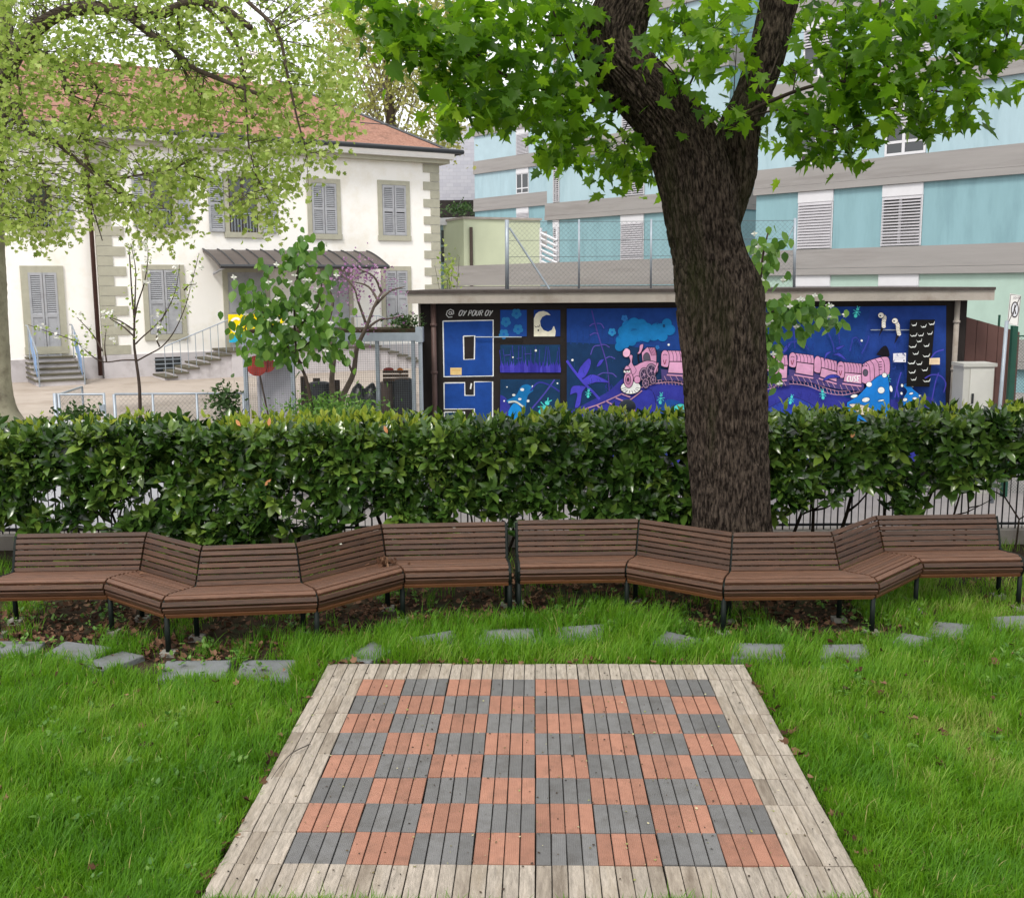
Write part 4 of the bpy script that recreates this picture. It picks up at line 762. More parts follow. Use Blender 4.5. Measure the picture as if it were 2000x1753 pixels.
e.oval(WHT, 990, 1020, 25, 18, 0, INK, 5); e.oval(WHT, 1035, 1020, 26, 18, 0, INK, 5); e.stroke(INK, [(960, 985), (1010, 1000), (1065, 985)], 16); e.oval(INK, 995, 1014, 8); e.oval(INK, 1032, 1014, 8)
e.smooth(PINK, [(1400, 1050), (1445, 920), (1430, 900), (1400, 960), (1380, 1030)], INK, 6); e.build(mural)
def wagon(name, T, roofL, roofR, y0, y1, y2, n=5, bend=0, face=True, txt=None):
    """a covered wagon: arched front, ribbed roof, side board"""
    e = El(name, T); w = roofR - roofL; fw = min(110, w * .3); e.poly('#4b4079', [(roofL, y2 - 60), (roofR + 20, y2 - 40 + bend), (roofR + 25, y2 + 100 + bend), (roofL + 10, y2 + 90)])
    e.poly(PINK, [(roofL + fw * .5, y0 + 6), (roofR - 10, y0 + 12 + bend), (roofR + 5, y1 + bend), (roofL + fw, y1)], INK, 8)
    for k in range(1, n): x = roofL + fw + (w - fw) * k / n; e.curve(INK, [(x - 14, y0 + 10 + bend * k / n), (x + 8, (y0 + y1) / 2 + bend * k / n), (x + 8, y1 + bend * k / n)], 6)
    e.smooth(PINK, [(roofL, y1 + 60), (roofL + 4, y0 + 50), (roofL + fw * .5, y0), (roofL + fw, y0 + 50), (roofL + fw * .95, y1 + 60), (roofL + fw * .5, y1 + 80)], INK, 8)
    if face: e.curve('#8c3f55', [(roofL + fw * .3, y1 - 20), (roofL + fw * .45, y1 + 40), (roofL + fw * .65, y1 - 25)], 11); e.curve(INK, [(roofL + fw * .25, y0 + 70), (roofL + fw * .5, y0 + 60), (roofL + fw * .75, y0 + 72)], 7)
    e.poly('#d79fc2', [(roofL + fw + 6, y1 + 4), (roofR - 4, y1 + 8 + bend), (roofR - 12, y2 + bend), (roofL + fw - 14, y2 - 12)], INK, 9)
    e.stroke(PINK, [(roofL + fw - 30, y2 + 15), (roofR - 10, y2 + 30 + bend)], 20); e.stroke(INK, [(roofL + fw - 30, y2 + 28), (roofR - 10, y2 + 43 + bend)], 6)
    for k in range(4): e.stroke('#b08aa8', [(roofL + fw * .4 + (w - fw) * k / 3.2, y2 + 30 + bend * k / 4), (roofL + fw * .7 + (w - fw) * k / 3.0, y2 + 100 + bend * k / 4)], 9)
    if txt: e.text(WHT, txt, roofL + fw + 30, y1 + 50, (w - fw) * .19, 75, 14, .1)
    e.build(mural)
wagon('painted_wagon', Z4, 1480, 1840, 725, 880, 1050, 5); wagon('painted_wagon', Z4, 1850, 2150, 760, 890, 1060, 4)
e = El('painted_track', Z5)
e.curve(RAIL, [(-100, 1290), (150, 1260), (300, 1200), (500, 1190), (700, 1220), (900, 1300), (1150, 1340), (1420, 1290)], 10); e.curve(RAIL, [(-100, 1240), (200, 1200), (350, 1140), (520, 1120), (720, 1160), (950, 1250), (1160, 1290), (1400, 1240)], 8)
for i in range(24): x = 160 + 52 * i; y = np.interp(x, [160, 300, 500, 700, 900, 1150, 1420], [1215, 1160, 1120, 1165, 1240, 1290, 1235]); e.stroke(RAIL, [(x, y), (x + 20, y + 62)], 8)
e.build(mural)
wagon('painted_wagon', Z5, 130, 410, 800, 950, 1130, 4, -20, False); wagon('painted_wagon', Z5, 425, 770, 755, 885, 1050, 5, 30); wagon('painted_wagon', Z5, 770, 1090, 805, 960, 1100, 5, 60, False); wagon('painted_wagon', Z5, 1085, 1430, 880, 1030, 1170, 6, 20, True, 'CUSE')
e = El('painted_wagon', Z5); e.smooth(PINK, [(1425, 1170), (1425, 960), (1470, 895), (1580, 850), (1720, 815), (1790, 830), (1812, 920), (1800, 1050), (1740, 1080), (1600, 1140), (1500, 1190)], INK, 9)
for x in (1540, 1600, 1665, 1740): e.curve(INK, [(x - 60, 890 - (x - 1540) * .35), (x - 10, 960 - (x - 1540) * .3), (x, 1140 - (x - 1540) * .35)], 7)
for k in range(4): e.stroke(INK, [(1655, 890 + 35 * k), (1700, 885 + 35 * k)], 9)
e.oval('#54505f', 1475, 1035, 35, 48, 0, INK, 6); e.oval(INK, 1440, 945, 9); e.oval(INK, 1485, 940, 9); e.build(mural)
e = El('painted_tunnel', Z5); e.smooth('#0f0d18', [(1620, 790), (1690, 700), (1750, 665), (1790, 720), (1800, 810), (1720, 812)]); e.build(mural)
e = El('painted_plant', Z5)
for pts in ([(480, 330), (495, 480), (510, 700)], [(960, 480), (1030, 640), (1045, 760)], [(1110, 480), (1120, 640)], [(340, 780), (400, 650), (500, 610), (600, 620), (700, 720)], [(1290, 640), (1300, 570), (1360, 560), (1420, 660)], [(1260, 740), (1290, 620)], [(1520, 530), (1500, 620), (1420, 780)]): e.curve('#343c9c', pts, 15)
for pts in ([(340, 780), (370, 680), (450, 630), (410, 720)], [(540, 610), (620, 600), (680, 690), (600, 650)], [(910, 870), (930, 770), (1010, 745), (950, 800)], [(1020, 790), (1120, 765), (1220, 870), (1110, 810)], [(1060, 700), (1120, 670), (1190, 665), (1100, 720)], [(880, 1160), (950, 1080), (1050, 1060), (1130, 1100), (1000, 1110)], [(1050, 1060), (1100, 1085), (1125, 1105), (1060, 1090)]): e.smooth('#3d43ac', pts, '#1c2468', 6)
e.build(mural)
for i, (x, y, s, r) in enumerate(((455, 1405, 34, .25), (890, 1335, 36, -.1), (1355, 210, 40, .3), (1775, 1130, 36, .1))):
    e = El('painted_ant', Z5); ant(e, x, y, s, r); e.build(mural)
for x, y, s in ((485, 1320, 32), (1475, 1390, 40)):
    e = El('painted_ant', Z4); ant(e, x, y, s, .1); e.build(mural)
e = El('painted_toadstool', Z4); e.smooth(AQ, [(1640, 1540), (1680, 1480), (1760, 1460), (1830, 1490), (1850, 1560), (1740, 1580)], INK, 6); e.smooth('#1a7a88', [(1670, 1560), (1740, 1530), (1820, 1550), (1760, 1580)]); e.build(mural)
for T, pts, sp in ((Z5, [(1220, 1440), (1380, 1340), (1530, 1180), (1650, 1080), (1760, 1060), (1800, 1180), (1810, 1500), (1810, 2000), (1250, 2000)], ((1525, 1195, 40, 36), (1735, 1070, 34, 34), (1690, 1275, 48, 46), (1825, 1255, 22, 45), (1480, 1405, 55, 32), (1320, 1355, 50, 24), (1690, 1415, 45, 12))),
                   (Z6, [(250, 1500), (290, 1400), (330, 1320), (280, 1250), (340, 1215), (400, 1240), (410, 1290), (500, 1370), (490, 1430), (440, 1500), (430, 1800), (260, 1800)], ((272, 1250, 18, 22), (405, 1255, 20, 18), (265, 1350, 16, 20), (388, 1352, 28, 14), (498, 1380, 18, 14), (430, 1415, 30, 18), (310, 1430, 30, 22), (420, 1478, 34, 28)))):
    e = El('painted_toadstool', T); e.smooth('#1779cf', pts, INK, 8)
    for x, y, a, b in sp: e.oval(WHT, x, y, a, b, -.2, INK, 5)
    if T is Z5: e.smooth('#e2d6c8', [(1245, 1470), (1330, 1460), (1470, 1490), (1600, 1560), (1560, 1640), (1400, 1600)], INK, 6)
    e.build(mural)
for pts in ([(1690, 250), (1735, 275), (1725, 340), (1725, 400)], [(1880, 325), (1915, 380), (1920, 440), (1935, 505)]):
    e = El('painted_worm', Z5); e.poly('#151320', [(pts[-1][0] - 30, pts[-1][1] - 10), (pts[-1][0] + 30, pts[-1][1] - 20), (pts[-1][0] - 70, pts[-1][1] + 150)])
    q = [(v.x, v.y) for v in bezier([(a, b, 0) for a, b in pts], 3)]
    for i, (x, y) in enumerate(q[::-1]): e.oval('#e9e4da', x, y, 30, 26, .2, INK, 4)
    e.oval('#e9e4da', pts[0][0] - 2, pts[0][1], 42, 38, 0, INK, 5); e.oval(INK, pts[0][0] - 14, pts[0][1] + 6, 11); e.build(mural)
e = El('painted_dark_door', Z6); e.poly('#12100f', [(372, 415), (690, 415), (620, 1268), (325, 1262)])
for x, y in ((425, 475), (545, 495), (648, 462), (418, 608), (510, 605), (625, 585), (490, 680), (408, 750), (582, 738), (445, 838), (580, 868), (392, 958), (490, 968), (400, 1075), (560, 1045), (418, 1165), (585, 1185)):
    s = random.uniform(.8, 1.15); e.smooth('#d9dcda', [(x - 45 * s, y - 8), (x - 20 * s, y + 12), (x, y + 4), (x + 20 * s, y + 8), (x + 42 * s, y - 28), (x + 30 * s, y + 16), (x, y + 20), (x - 25 * s, y + 22)], n=3)
e.build(mural)
e = El('painted_plant', Z6)
for pts in ([(560, 1160), (650, 1115), (760, 1130), (825, 1220), (800, 1340)], [(735, 1090), (690, 1230), (650, 1440)], [(640, 900), (700, 830), (800, 795)], [(180, 1400), (230, 1180), (260, 1080)], [(230, 1400), (200, 1260)]): e.curve('#4a45b4', pts, 15)
e.build(mural)
e = El('wall_notice', Z6); e.poly('#e4e2ec', [(160, 845), (322, 838), (320, 955), (158, 955)]); [e.stroke('#a9a2b4', [(175, 868 + 18 * k), (300 - 20 * (k % 2), 866 + 18 * k)], 4) for k in range(4)]; e.oval(INK, 296, 934, 9); e.build(gar)
e = El('wall_notice', Z6); e.poly('#e8cfae', [(620, 905), (752, 900), (750, 985), (615, 985)]); [e.stroke('#c9ab86', [(635, 925 + 16 * k), (735, 923 + 16 * k)], 4) for k in range(3)]; e.build(gar)
for a, b, T in (((925, 676), (1490, 676), Z3), ((-120, 548), (600, 548), Z6)):
    k, ox, oy = T; p = atY(ox + a[0] / k, oy + a[1] / k, GY - .06); q = atY(ox + b[0] / k, oy + b[1] / k, GY - .06); g = MB(); g.tube([p, q], .009, 6)
    for s in (p, q): g.tube([s, s + Vector((0, .08, 0))], .007, 5)
    g.build('wall_rail', m_galv, gar)

for T, x0_, x1_, y0_, y1_, nn_, cs in ((Z5, 150, 1600, 500, 900, 46, ('#16307c', '#1a2f74')), (Z6, 120, 330, 650, 1200, 16, ('#1d3382', '#2a3f98')), (Z5, 150, 1150, 1260, 1540, 40, ('#2a2f92', '#262a7c')), (Z4, 700, 1000, 1180, 1420, 14, ('#2c3096',)), (Z4, 1300, 1800, 1220, 1400, 24, ('#2a2e90',)), (Z4, 230, 900, 640, 1200, 24, ('#12335a', '#1c4a78'))):
    e = El('painted_brush_strokes', T)
    for _ in range(nn_):
        a, b = random.uniform(x0_, x1_), random.uniform(y0_, y1_); h_ = random.uniform(20, 90); e.curve(random.choice(cs), [(a, b), (a + random.uniform(-14, 14), b + h_ * .5), (a + random.uniform(-30, 30), b + h_)], random.uniform(4, 8), 2)
    o = e.build(mural); o['kind'] = 'stuff'
# ---- chain-link fence standing on the garage roof
m_wire = mat('galvanised_wire', '#63686c', .5, .1, 9, metal=.4)
def chainlink(g, A, B, z0, z1, pitch, r=.0016):
    A = Vector(A); B = Vector(B); L = (B - A).length; u = (B - A) / L; H = z1 - z0; k = -H
    while k < L:
        for sg in (0, 1):
            s0, s1 = max(k, 0), min(k + H, L)
            if s1 - s0 > .02:
                za, zb = (z0 + s0 - k, z0 + s1 - k) if sg == 0 else (z1 - (s0 - k), z1 - (s1 - k))
                p = A + u * s0; q = A + u * s1; g.tube([(p.x, p.y, za), (q.x, q.y, zb)], r, 3, None, False)
        k += pitch
rz = zr1 + .045; FY = 19.0
rf = empty('roof_fence', (0, FY, rz), 'tall chain-link fence on thin steel posts standing on the garage roof', 'fence')
ztp = atY(1131, 432, FY).z
for px, r in ((990, .035), (1131, .018), (1272, .018), (1413, .018), (1553, .026), (1700, .0), (1850, .0)):
    if r: MB().tube([(GX(px, FY, 500), FY, rz), (GX(px, FY, 430) - 0, FY, ztp + .03)], r, 8).build('post', m_galv, rf, True)
MB().tube([atY(995, 445, FY), (GX(1073, FY, 560), FY, rz)], .018, 6).build('brace', m_galv, rf); MB().tube([atY(1551, 440, FY), atY(1532, 480, FY)], .010, 6).build('brace', m_galv, rf)
for py in (432, 468, 500): MB().tube([(GX(990, FY, py), FY, GZ(py, FY)), (GX(1553, FY, py), FY, GZ(py, FY))], .004, 4).build('tension_wire', m_wire, rf)
g = MB(); chainlink(g, (GX(990, FY, 500), FY, 0), (GX(1553, FY, 500), FY, 0), rz, ztp, .085); g.build('chain_link', m_wire, rf)

# ================================================================ WASTE CAGE left of the garage
CY0 = 16.3
cage = empty('wire_cage', (GX(650, CY0), CY0, -.5), 'grey steel wire-mesh cage for bins with a flat planted roof, left of the garage', 'cage')
zb0, zb1 = GZ(666, CY0, 700), GZ(650, CY0, 700)
for px in (480, 572, 738, 808, 822): X = GX(px, CY0, 730); MB().box(X - .03, X + .03, CY0 - .03, CY0 + .03, -.5, zb0).build('post', m_galv, cage)
for px in (482, 812):
    X = GX(px, CY0, 730); MB().box(X - .03, X + .03, CY0 + .9, CY0 + .96, -.5, zb0).build('post', m_galv, cage)
MB().box(GX(474, CY0), GX(818, CY0), CY0 - .05, CY0 + 1.0, zb0, zb1).build('roof_beam', m_galv, cage)
MB().box(GX(812, CY0), GX(826, CY0), CY0 - .06, CY0 + .2, zb0 - .02, zb1 + .08).build('beam_end', m_galv, cage)
g = MB(); X = GX(480, CY0, 730)
while X < GX(822, CY0, 730): g.tube([(X, CY0 - .035, -.45), (X, CY0 - .035, zb0)], .0017, 3, None, False); X += .034
z = -.45
while z < zb0: g.tube([(GX(480, CY0, 730), CY0 - .037, z), (GX(822, CY0, 730), CY0 - .037, z)], .0017, 3, None, False); z += .034
g.build('wire_mesh', m_wire, cage)
g = MB(); g.box(GX(478, CY0), GX(812, CY0), CY0 + .02, CY0 + .95, zb1, zb1 + .05); g.build('roof_soil', m_soil, cage)
m_panel = mat('pale_panel', '#b3b2bb', .6, .08, 3); m_dkbin = mat('dark_bin', '#2b2d31', .55, .2, 6); m_bag = mat('black_bag', '#1d1e20', .35, .2, 12, .4, 14, .5); m_oldwood = mat('old_wood', '#4a3a2e', .9, .3, 8, .3, 40); m_red = mat('red_plastic', '#b23a2c', .5, .15, 7, dirt='#7c2a20', dscale=4)
X0, X1 = GX(500, 16.9), GX(572, 16.9)
g = MB(); g.box(X0, X1, 16.85, 16.9, -.5, GZ(705, 16.9, 540)); g.box(X0, X0 + .04, 16.83, 16.85, -.5, GZ(705, 16.9, 540)); g.box(X1 - .04, X1, 16.83, 16.85, -.5, GZ(705, 16.9, 540)); tag(g.build('grey_board', m_panel), 'pale grey board leaning upright inside the wire cage', 'board')
rs = empty('red_shovel', tuple(atY(541, 820, 16.6)), 'red round-bladed snow shovel on a slanting dark pole inside the cage', 'shovel')
p = atY(502, 714, 16.6); g = MB(); g.tube([p + Vector((0, -.03, 0)), p + Vector((0, .0, 0))], .16, 18); o = g.build('blade', m_red, rs); o.scale = (1, 1, 1)
q = atY(522, 712, 16.62); g = MB(); g.tube([q + Vector((0, -.02, 0)), q + Vector((0, .01, 0))], .12, 16); g.build('blade_edge', m_red, rs)
MB().tube([atY(507, 730, 16.6), Vector((atY(546, 835, 16.6).x + .03, 16.6, -.45))], .014, 6).build('handle', m_oldwood, rs)
def binn(px, w, top, Y, m, label, name='barrel', rib=True):
    X = GX(px, Y, 780); zt = GZ(top, Y, 750); c = empty(name, (X, Y, -.5), label, name.replace('_', ' ').split()[-1]); g = MB(); n = 7; pts = []; rd = []
    for i in range(n): z = -.5 + (zt + .5) * i / (n - 1); pts += [(X, Y, z), (X, Y, z + .02)]; rd += [w * .97, w * (1.03 if rib else .98)]
    g.tube(pts, rd, 18); g.build('body', m, c, True); MB().tube([(X, Y, zt), (X, Y, zt + .04), (X, Y, zt + .06)], [w * 1.06, w * 1.06, w * .8], 18).build('lid', m, c)
binn(757, .11, 752, 16.75, mat('brown_barrel', '#5b4b45', .6, .2, 5), 'brown ribbed barrel between the two right posts of the cage'); binn(787, .15, 746, 16.7, m_dkbin, 'dark round bin at the right end of the cage', 'waste_bin', False); binn(625, .15, 752, 16.8, m_dkbin, 'dark round bin in the middle of the cage behind the dogwood stem', 'waste_bin', False)
for i, (px, py, s, lb) in enumerate(((697, 790, .17, 'black rubbish bag at the left of the pair in the cage'), (722, 782, .17, 'black rubbish bag at the right of the pair in the cage'))):
    c = Vector((GX(px, 16.8), 16.8, 0)); zt = GZ(748, 16.8, 700); g = MB(); g.tube([(c.x, c.y, -.5), (c.x, c.y, -.3), (c.x, c.y, .3), (c.x, c.y, zt - .25), (c.x, c.y, zt - .08), (c.x + .01, c.y, zt)], [.14, s * 1.15, s * 1.1, s, s * .55, .03], 14)
    g.v = [(a + .05 * noise.noise(Vector((a * 7, b * 7, z_ * 6 + i))), b + .04 * noise.noise(Vector((a * 6 + 5, b * 7, z_ * 6))), z_) for a, b, z_ in g.v]; tag(g.build('rubbish_bag', m_bag, None, True), lb, 'bag')
c = atY(775, 742, 16.75); crate = empty('toy_crate', (c.x, 16.75, c.z), 'dark slatted crate of small toys on top of the bins', 'crate')
for k in range(3): MB().box(c.x - .20, c.x + .20, 16.58, 16.60, c.z + .06 * k, c.z + .06 * k + .045).build('slat', m_oldwood, crate)
MB().box(c.x - .20, c.x + .20, 16.60, 16.9, c.z - .01, c.z + .02).build('base', m_oldwood, crate)
tag(MB().ball((c.x - .12, 16.7, c.z + .17), .07, m_red, 10, 6, (1.2, 1, .5)).build('toy', None, None, True), 'red toy sticking out of the crate in the cage', 'toy'); tag(MB().ball((c.x + .06, 16.7, c.z + .15), .05, paint('#d57a2a'), 8, 6).build('toy', None, None, True), 'orange toy in the crate in the cage', 'toy')
for i, px in enumerate((590, 602, 614, 640, 652)):
    X = GX(px, 17.0); g = MB(); zt = GZ(735 + (i * 13) % 22, 17.0, 620); g.box(X - .055, X + .055, 17.0 + .02 * i, 17.03 + .02 * i, -.5, zt); tag(g.build('plank', m_oldwood), ['leftmost', 'second', 'third', 'fourth', 'rightmost'][i] + ' of the old dark planks standing at the back of the cage', 'plank', 'planks in the cage')

# ================================================================ LOW FENCE AND GATE of the yard
LY = 16.9; zl = GZ(769, LY, 300)
lf = empty('yard_fence', (GX(300, LY), LY, -.5), 'low grey chain-link fence with a steel top rail at the yard edge', 'fence')
for px in (224, 299, 385, 476): X = GX(px, LY, 790); MB().tube([(X, LY, -.5), (X, LY, zl)], .027 if px == 224 else .02, 8).build('post', m_galv, lf, True)
MB().tube([(GX(224, LY, 769), LY, zl), (GX(478, LY, 769), LY, zl)], .018, 8).build('rail', m_galv, lf, True)
g = MB(); chainlink(g, (GX(224, LY), LY, 0), (GX(478, LY), LY, 0), -.45, zl, .075, .0014); g.build('chain_link', m_wire, lf)
gt = empty('yard_gate', (GX(160, LY), LY, -.5), 'small grey steel chain-link gate at the left end of the low yard fence', 'gate')
xa, xb = GX(116, LY, 790), GX(204, LY, 790)
for X, r in ((xa - .06, .035), (xa, .022), (xb, .022)): MB().tube([(X, LY, -.5), (X, LY, zl + .02)], r, 8).build('post', m_galv, gt, True)
MB().tube([(xa, LY, zl), (xb, LY, zl)], .018, 8).build('rail', m_galv, gt); pb = atY(160, 753, 18.2); MB().tube([(xa, LY, zl), (pb.x, 18.2, zl)], .018, 8).build('rail', m_galv, gt); MB().tube([(pb.x, 18.2, 0), (pb.x, 18.2, zl)], .02, 8).build('post', m_galv, gt)
g = MB(); chainlink(g, (xa, LY, 0), (xb, LY, 0), -.45, zl, .075, .0014); chainlink(g, (xa, LY, 0), (pb.x, 18.2, 0), 0, zl, .075, .0014); g.build('chain_link', m_wire, gt); MB().box(xb - .07, xb + .01, LY - .03, LY + .03, zl - .28, zl - .16).build('latch', m_galv, gt)

# ================================================================ RIGHT END: brown fence, cabinet, sign, green fence
m_brown = mat('brown_boards', '#5a403b', .75, .1, 2, .1, 60, dirt='#4a3430', dscale=1.2); m_gfence = mat('green_fence', '#1d4a3c', .5, .1, 8)
bw = empty('brown_fence', (7.4, 17.3, -.5), 'tall brown boarded fence with a sloping top beside the garage', 'fence')
xs = np.linspace(GX(1886, 17.3), GX(1992, 17.3), 6)
for i in range(5):
    za = GZ(np.interp(i, [0, 5], [619, 649]), 17.3, 1900); zb = GZ(np.interp(i + 1, [0, 5], [619, 649]), 17.3, 1900); a, b = xs[i] + .004, xs[i + 1] - .004
    MB().box8([(a, 17.3, -.5), (b, 17.3, -.5), (b, 17.34, -.5), (a, 17.34, -.5), (a, 17.3, za), (b, 17.3, zb), (b, 17.34, zb), (a, 17.34, za)]).build('board', m_brown, bw)
ca = empty('utility_cabinet', (GX(1914, 16.2), 16.2, -.5), 'pale grey upright utility cabinet in front of the brown fence', 'cabinet'); m_cab = mat('cabinet_grp', '#b9b8b2', .6, .06, 3, .1, 90, .3)
a, b = GX(1892, 16.2, 760), GX(1940, 16.2, 760); zt = GZ(716, 16.2, 1910)
MB().box(a - .09, b, 16.2, 16.6, -.5, zt).build('body', m_cab, ca); MB().box(a + .01, b - .01, 16.185, 16.2, -.42, zt - .03).build('door', mat('cabinet_door', '#c7c6c0', .55, .06, 3, .1, 90, .3), ca); MB().box(a - .11, b + .03, 16.17, 16.63, zt, zt + .05).build('roof', m_cab, ca); MB().box(a + .04, a + .07, 16.165, 16.185, GZ(788, 16.2, 1910), GZ(768, 16.2, 1910)).build('handle', m_dkbin, ca)
sg = empty('zone_sign', (GX(1957, 15.5), 15.5, -.5), 'white end-of-zone sign with a black ring and slash on a grey pole', 'sign'); SY = 15.5
pt = lambda x, y, o=0: atY(1720 + x / 6.493, 560 + y / 6.493, SY - o)
g = MB(); top = pt(1600, 430); g.tube([top, Vector((pt(1520, 1560).x - .04, SY, -.5))], .028, 8); g.build('pole', m_galv, sg, True)
g = MB(); g.prism([pt(1645, 85), pt(1782, 108), pt(1745, 500), pt(1605, 470)], (0, .01, 0)); g.build('plate', m_white, sg)
GYb, LAYb = GY, LAY[0]; GY = SY; LAY[0] = 0
e = El('symbol', Z6); e.T = Z6
for w_, c in ((1, '#55474a'),): e.stroke(c, [(1652, 96), (1776, 116), (1740, 488), (1612, 460), (1652, 96)], 6)
e.oval('#40383c', 1702, 290, 50, 104, .05); e.oval('#d9dbe2', 1702, 290, 38, 86, .05); e.poly('#40383c', [(1700, 220), (1712, 235), (1706, 280), (1722, 350), (1706, 345), (1694, 300), (1688, 360), (1676, 350), (1690, 270)]); e.stroke('#4a4044', [(1618, 455), (1772, 125)], 9); e.text('#8a7f84', 'ZONE', 1678, 128, 22, 24, 4, 0); e.build(sg)
GY = GYb; LAY[0] = LAYb
gf = empty('green_fence', (GX(1990, 16.0), 16.0, -.5), 'dark green wire fence with a thick post at the right picture edge', 'fence')
for px in (1976, 2080): X = GX(px, 16.0, 720); MB().box(X - .04, X + .04, 15.96, 16.04, -.5, GZ(636, 16.0, 1990)).build('post', m_gfence, gf)
g = MB(); X = GX(1976, 16); chainlink(g, (X, 16, 0), (X + 1.0, 16, 0), -.45, GZ(655, 16.0, 1990), .05, .0018); g.build('wire_mesh', m_gfence, gf)
MB().tube([(X, 16, GZ(656, 16, 1990)), (X + 1, 16, GZ(656, 16, 1990))], .012, 6).build('rail', m_gfence, gf)
X = GX(1950, 17.5); MB().tube([(X, 17.5, -.5), (X, 17.5, GZ(615, 17.5, 1950))], .02, 6).build('post', m_gfence, gf)
# ================================================================ HOUSE
H = Plane(-12.33, 32.33, R(32))
m_plas = mat('cream_plaster', '#f4f2ee', .9, .02, 1.5, .08, 60, .15, dirt='#e9e4d9', dscale=.8); m_stone = mat('grey_green_stone', '#aaa898', .85, .08, 5, .15, 60, .2); m_plinth = mat('plinth_stone', '#c3bfc2', .85, .06, 2, .15, 50, dirt='#aaa5a6', dscale=1.2)
m_shut = mat('grey_shutter', '#a4a6ab', .6, .06, 5, dirt='#8f9196', dscale=3); m_gutter = mat('dark_gutter', '#3a3c40', .45, .1, 5, 0, 1, .4); m_zinc = mat('canopy_zinc', '#5d5652', .55, .1, 3, .05, 30, .3); m_step = mat('step_stone', '#5e5a4c', .9, .15, 6, .2, 60); m_fw = mat('window_frame_dark', '#4a3f3a', .6)
m_in = mat('dark_fill', '#2a2523', .8, .4, 2)
m_tile = mat('roof_tile', '#936b5b', .85, .2, 14, .1, 30, .2, col2='#a98272', dirt='#7a5d51', dscale=3)
t = m_tile.node_tree; N = t.nodes; L = t.links; tc = N.new('ShaderNodeTexCoord'); wv = N.new('ShaderNodeTexWave'); wv.bands_direction = 'Z'; wv.inputs['Scale'].default_value = 1.9; wv.wave_profile = 'SAW'; wv.inputs['Distortion'].default_value = .4; wv.inputs['Detail Scale'].default_value = 6
L.new(tc.outputs['Object'], wv.inputs[0]); bp = N.new('ShaderNodeBump'); bp.inputs['Strength'].default_value = .9; bp.inputs['Distance'].default_value = .08; L.new(wv.outputs[0], bp.inputs['Height']); L.new(bp.outputs[0], N['Principled BSDF'].inputs['Normal'])
house = empty('villa', tuple(H.pt(6, 0)), 'cream two-storey villa with grey shutters, stone quoins and a red tiled hip roof', 'house')
uL, uR = H.uz(196, 600)[0], H.uz(858, 430)[0]; uW = uL - 9; zE = H.uz(591, 292, .5)[1]; zP = H.uz(300, 690)[1]
MB().pbox(H, uL, uR, 0, zE, -9, 0).build('wall', m_plas, house); MB().pbox(H, uW, uL, 0, zE - .02, -8.6, -.18).build('wing_wall', m_plas, house)
MB().pbox(H, uL - .01, uR + .02, 0, zP, -.1, .05).build('plinth', m_plinth, house); MB().pbox(H, uW, uL - .02, 0, zP - .05, -.3, -.12).build('plinth', m_plinth, house)
MB().pbox(H, uW - .5, uR + .40, zE, zE + .20, -9.5, .45).build('eaves', m_white, house); MB().pbox(H, uW - .5, uR + .3, zE - .14, zE, -9.2, .28).build('cornice', m_stone, house)
MB().tube([H.pt(uW - .5, zE + .24, .62), H.pt(uR + .62, zE + .24, .62)], .085, 8).build('gutter', m_gutter, house, True); MB().tube([H.pt(uR + .62, zE + .24, .62), H.pt(uR + .62, zE + .24, -9.4)], .085, 8).build('gutter', m_gutter, house, True)
o = .42; hR = 2.75; zr = zE + .22; A = [H.pt(uW - o, zr, o), H.pt(uR + o, zr, o), H.pt(uR + o, zr, -9 - o), H.pt(uW - o, zr, -9 - o)]; r0 = H.pt(uW + 4, zr + hR, -4.5); r1 = H.pt(uR - 4.0, zr + hR, -4.5)
g = MB(); g.add(A + [r0, r1], [(0, 1, 5, 4), (1, 2, 5), (2, 3, 4, 5), (3, 0, 4), (3, 2, 1, 0)]); roof = g.build('roof', m_tile, house)
for a, b in ((A[1], r1), (A[0], r0), (r0, r1), (A[2], r1)): MB().tube([a, b], .07, 6).build('ridge', m_gutter if b is r1 and a is A[1] else m_tile, roof)
MB().tube([H.pt(uL + 1, zr + .95, -.7), H.pt(uR - 1.2, zr + .95, -.7)], .018, 5).build('snow_guard', m_gutter, roof)
cw = H.pt((uL + uR) / 2 + 1, 0, -4.5); MB().box(cw.x - .5, cw.x + .5, cw.y - .4, cw.y + .4, zr + hR - .6, zr + hR + .9).build('chimney', m_plas, roof)
a = H.uz(176, 345, .1); b = H.uz(193, 735, .1); MB().tube([H.pt(uL - .12, zE + .1, .45), H.pt(uL - .12, zE - .4, .02), H.pt(uL - .12, .1, .02)], .065, 8).build('downpipe', mat('brown_pipe', '#4c3530', .5), house, True)
z = zP; k = 0; zq = (zE - .16 - zP) / 21
while z < zE - .2:      # quoin stones
    w_ = .62 if k % 2 == 0 else .34
    MB().pbox(H, uL - .015, uL + w_ * 1.3, z + .01, z + zq - .01, -.02, .035).build('quoin', m_stone, house); MB().pbox(H, uR - w_, uR + .012, z + .01, z + zq - .01, -.5, .035).build('quoin', m_stone, house); z += zq; k += 1
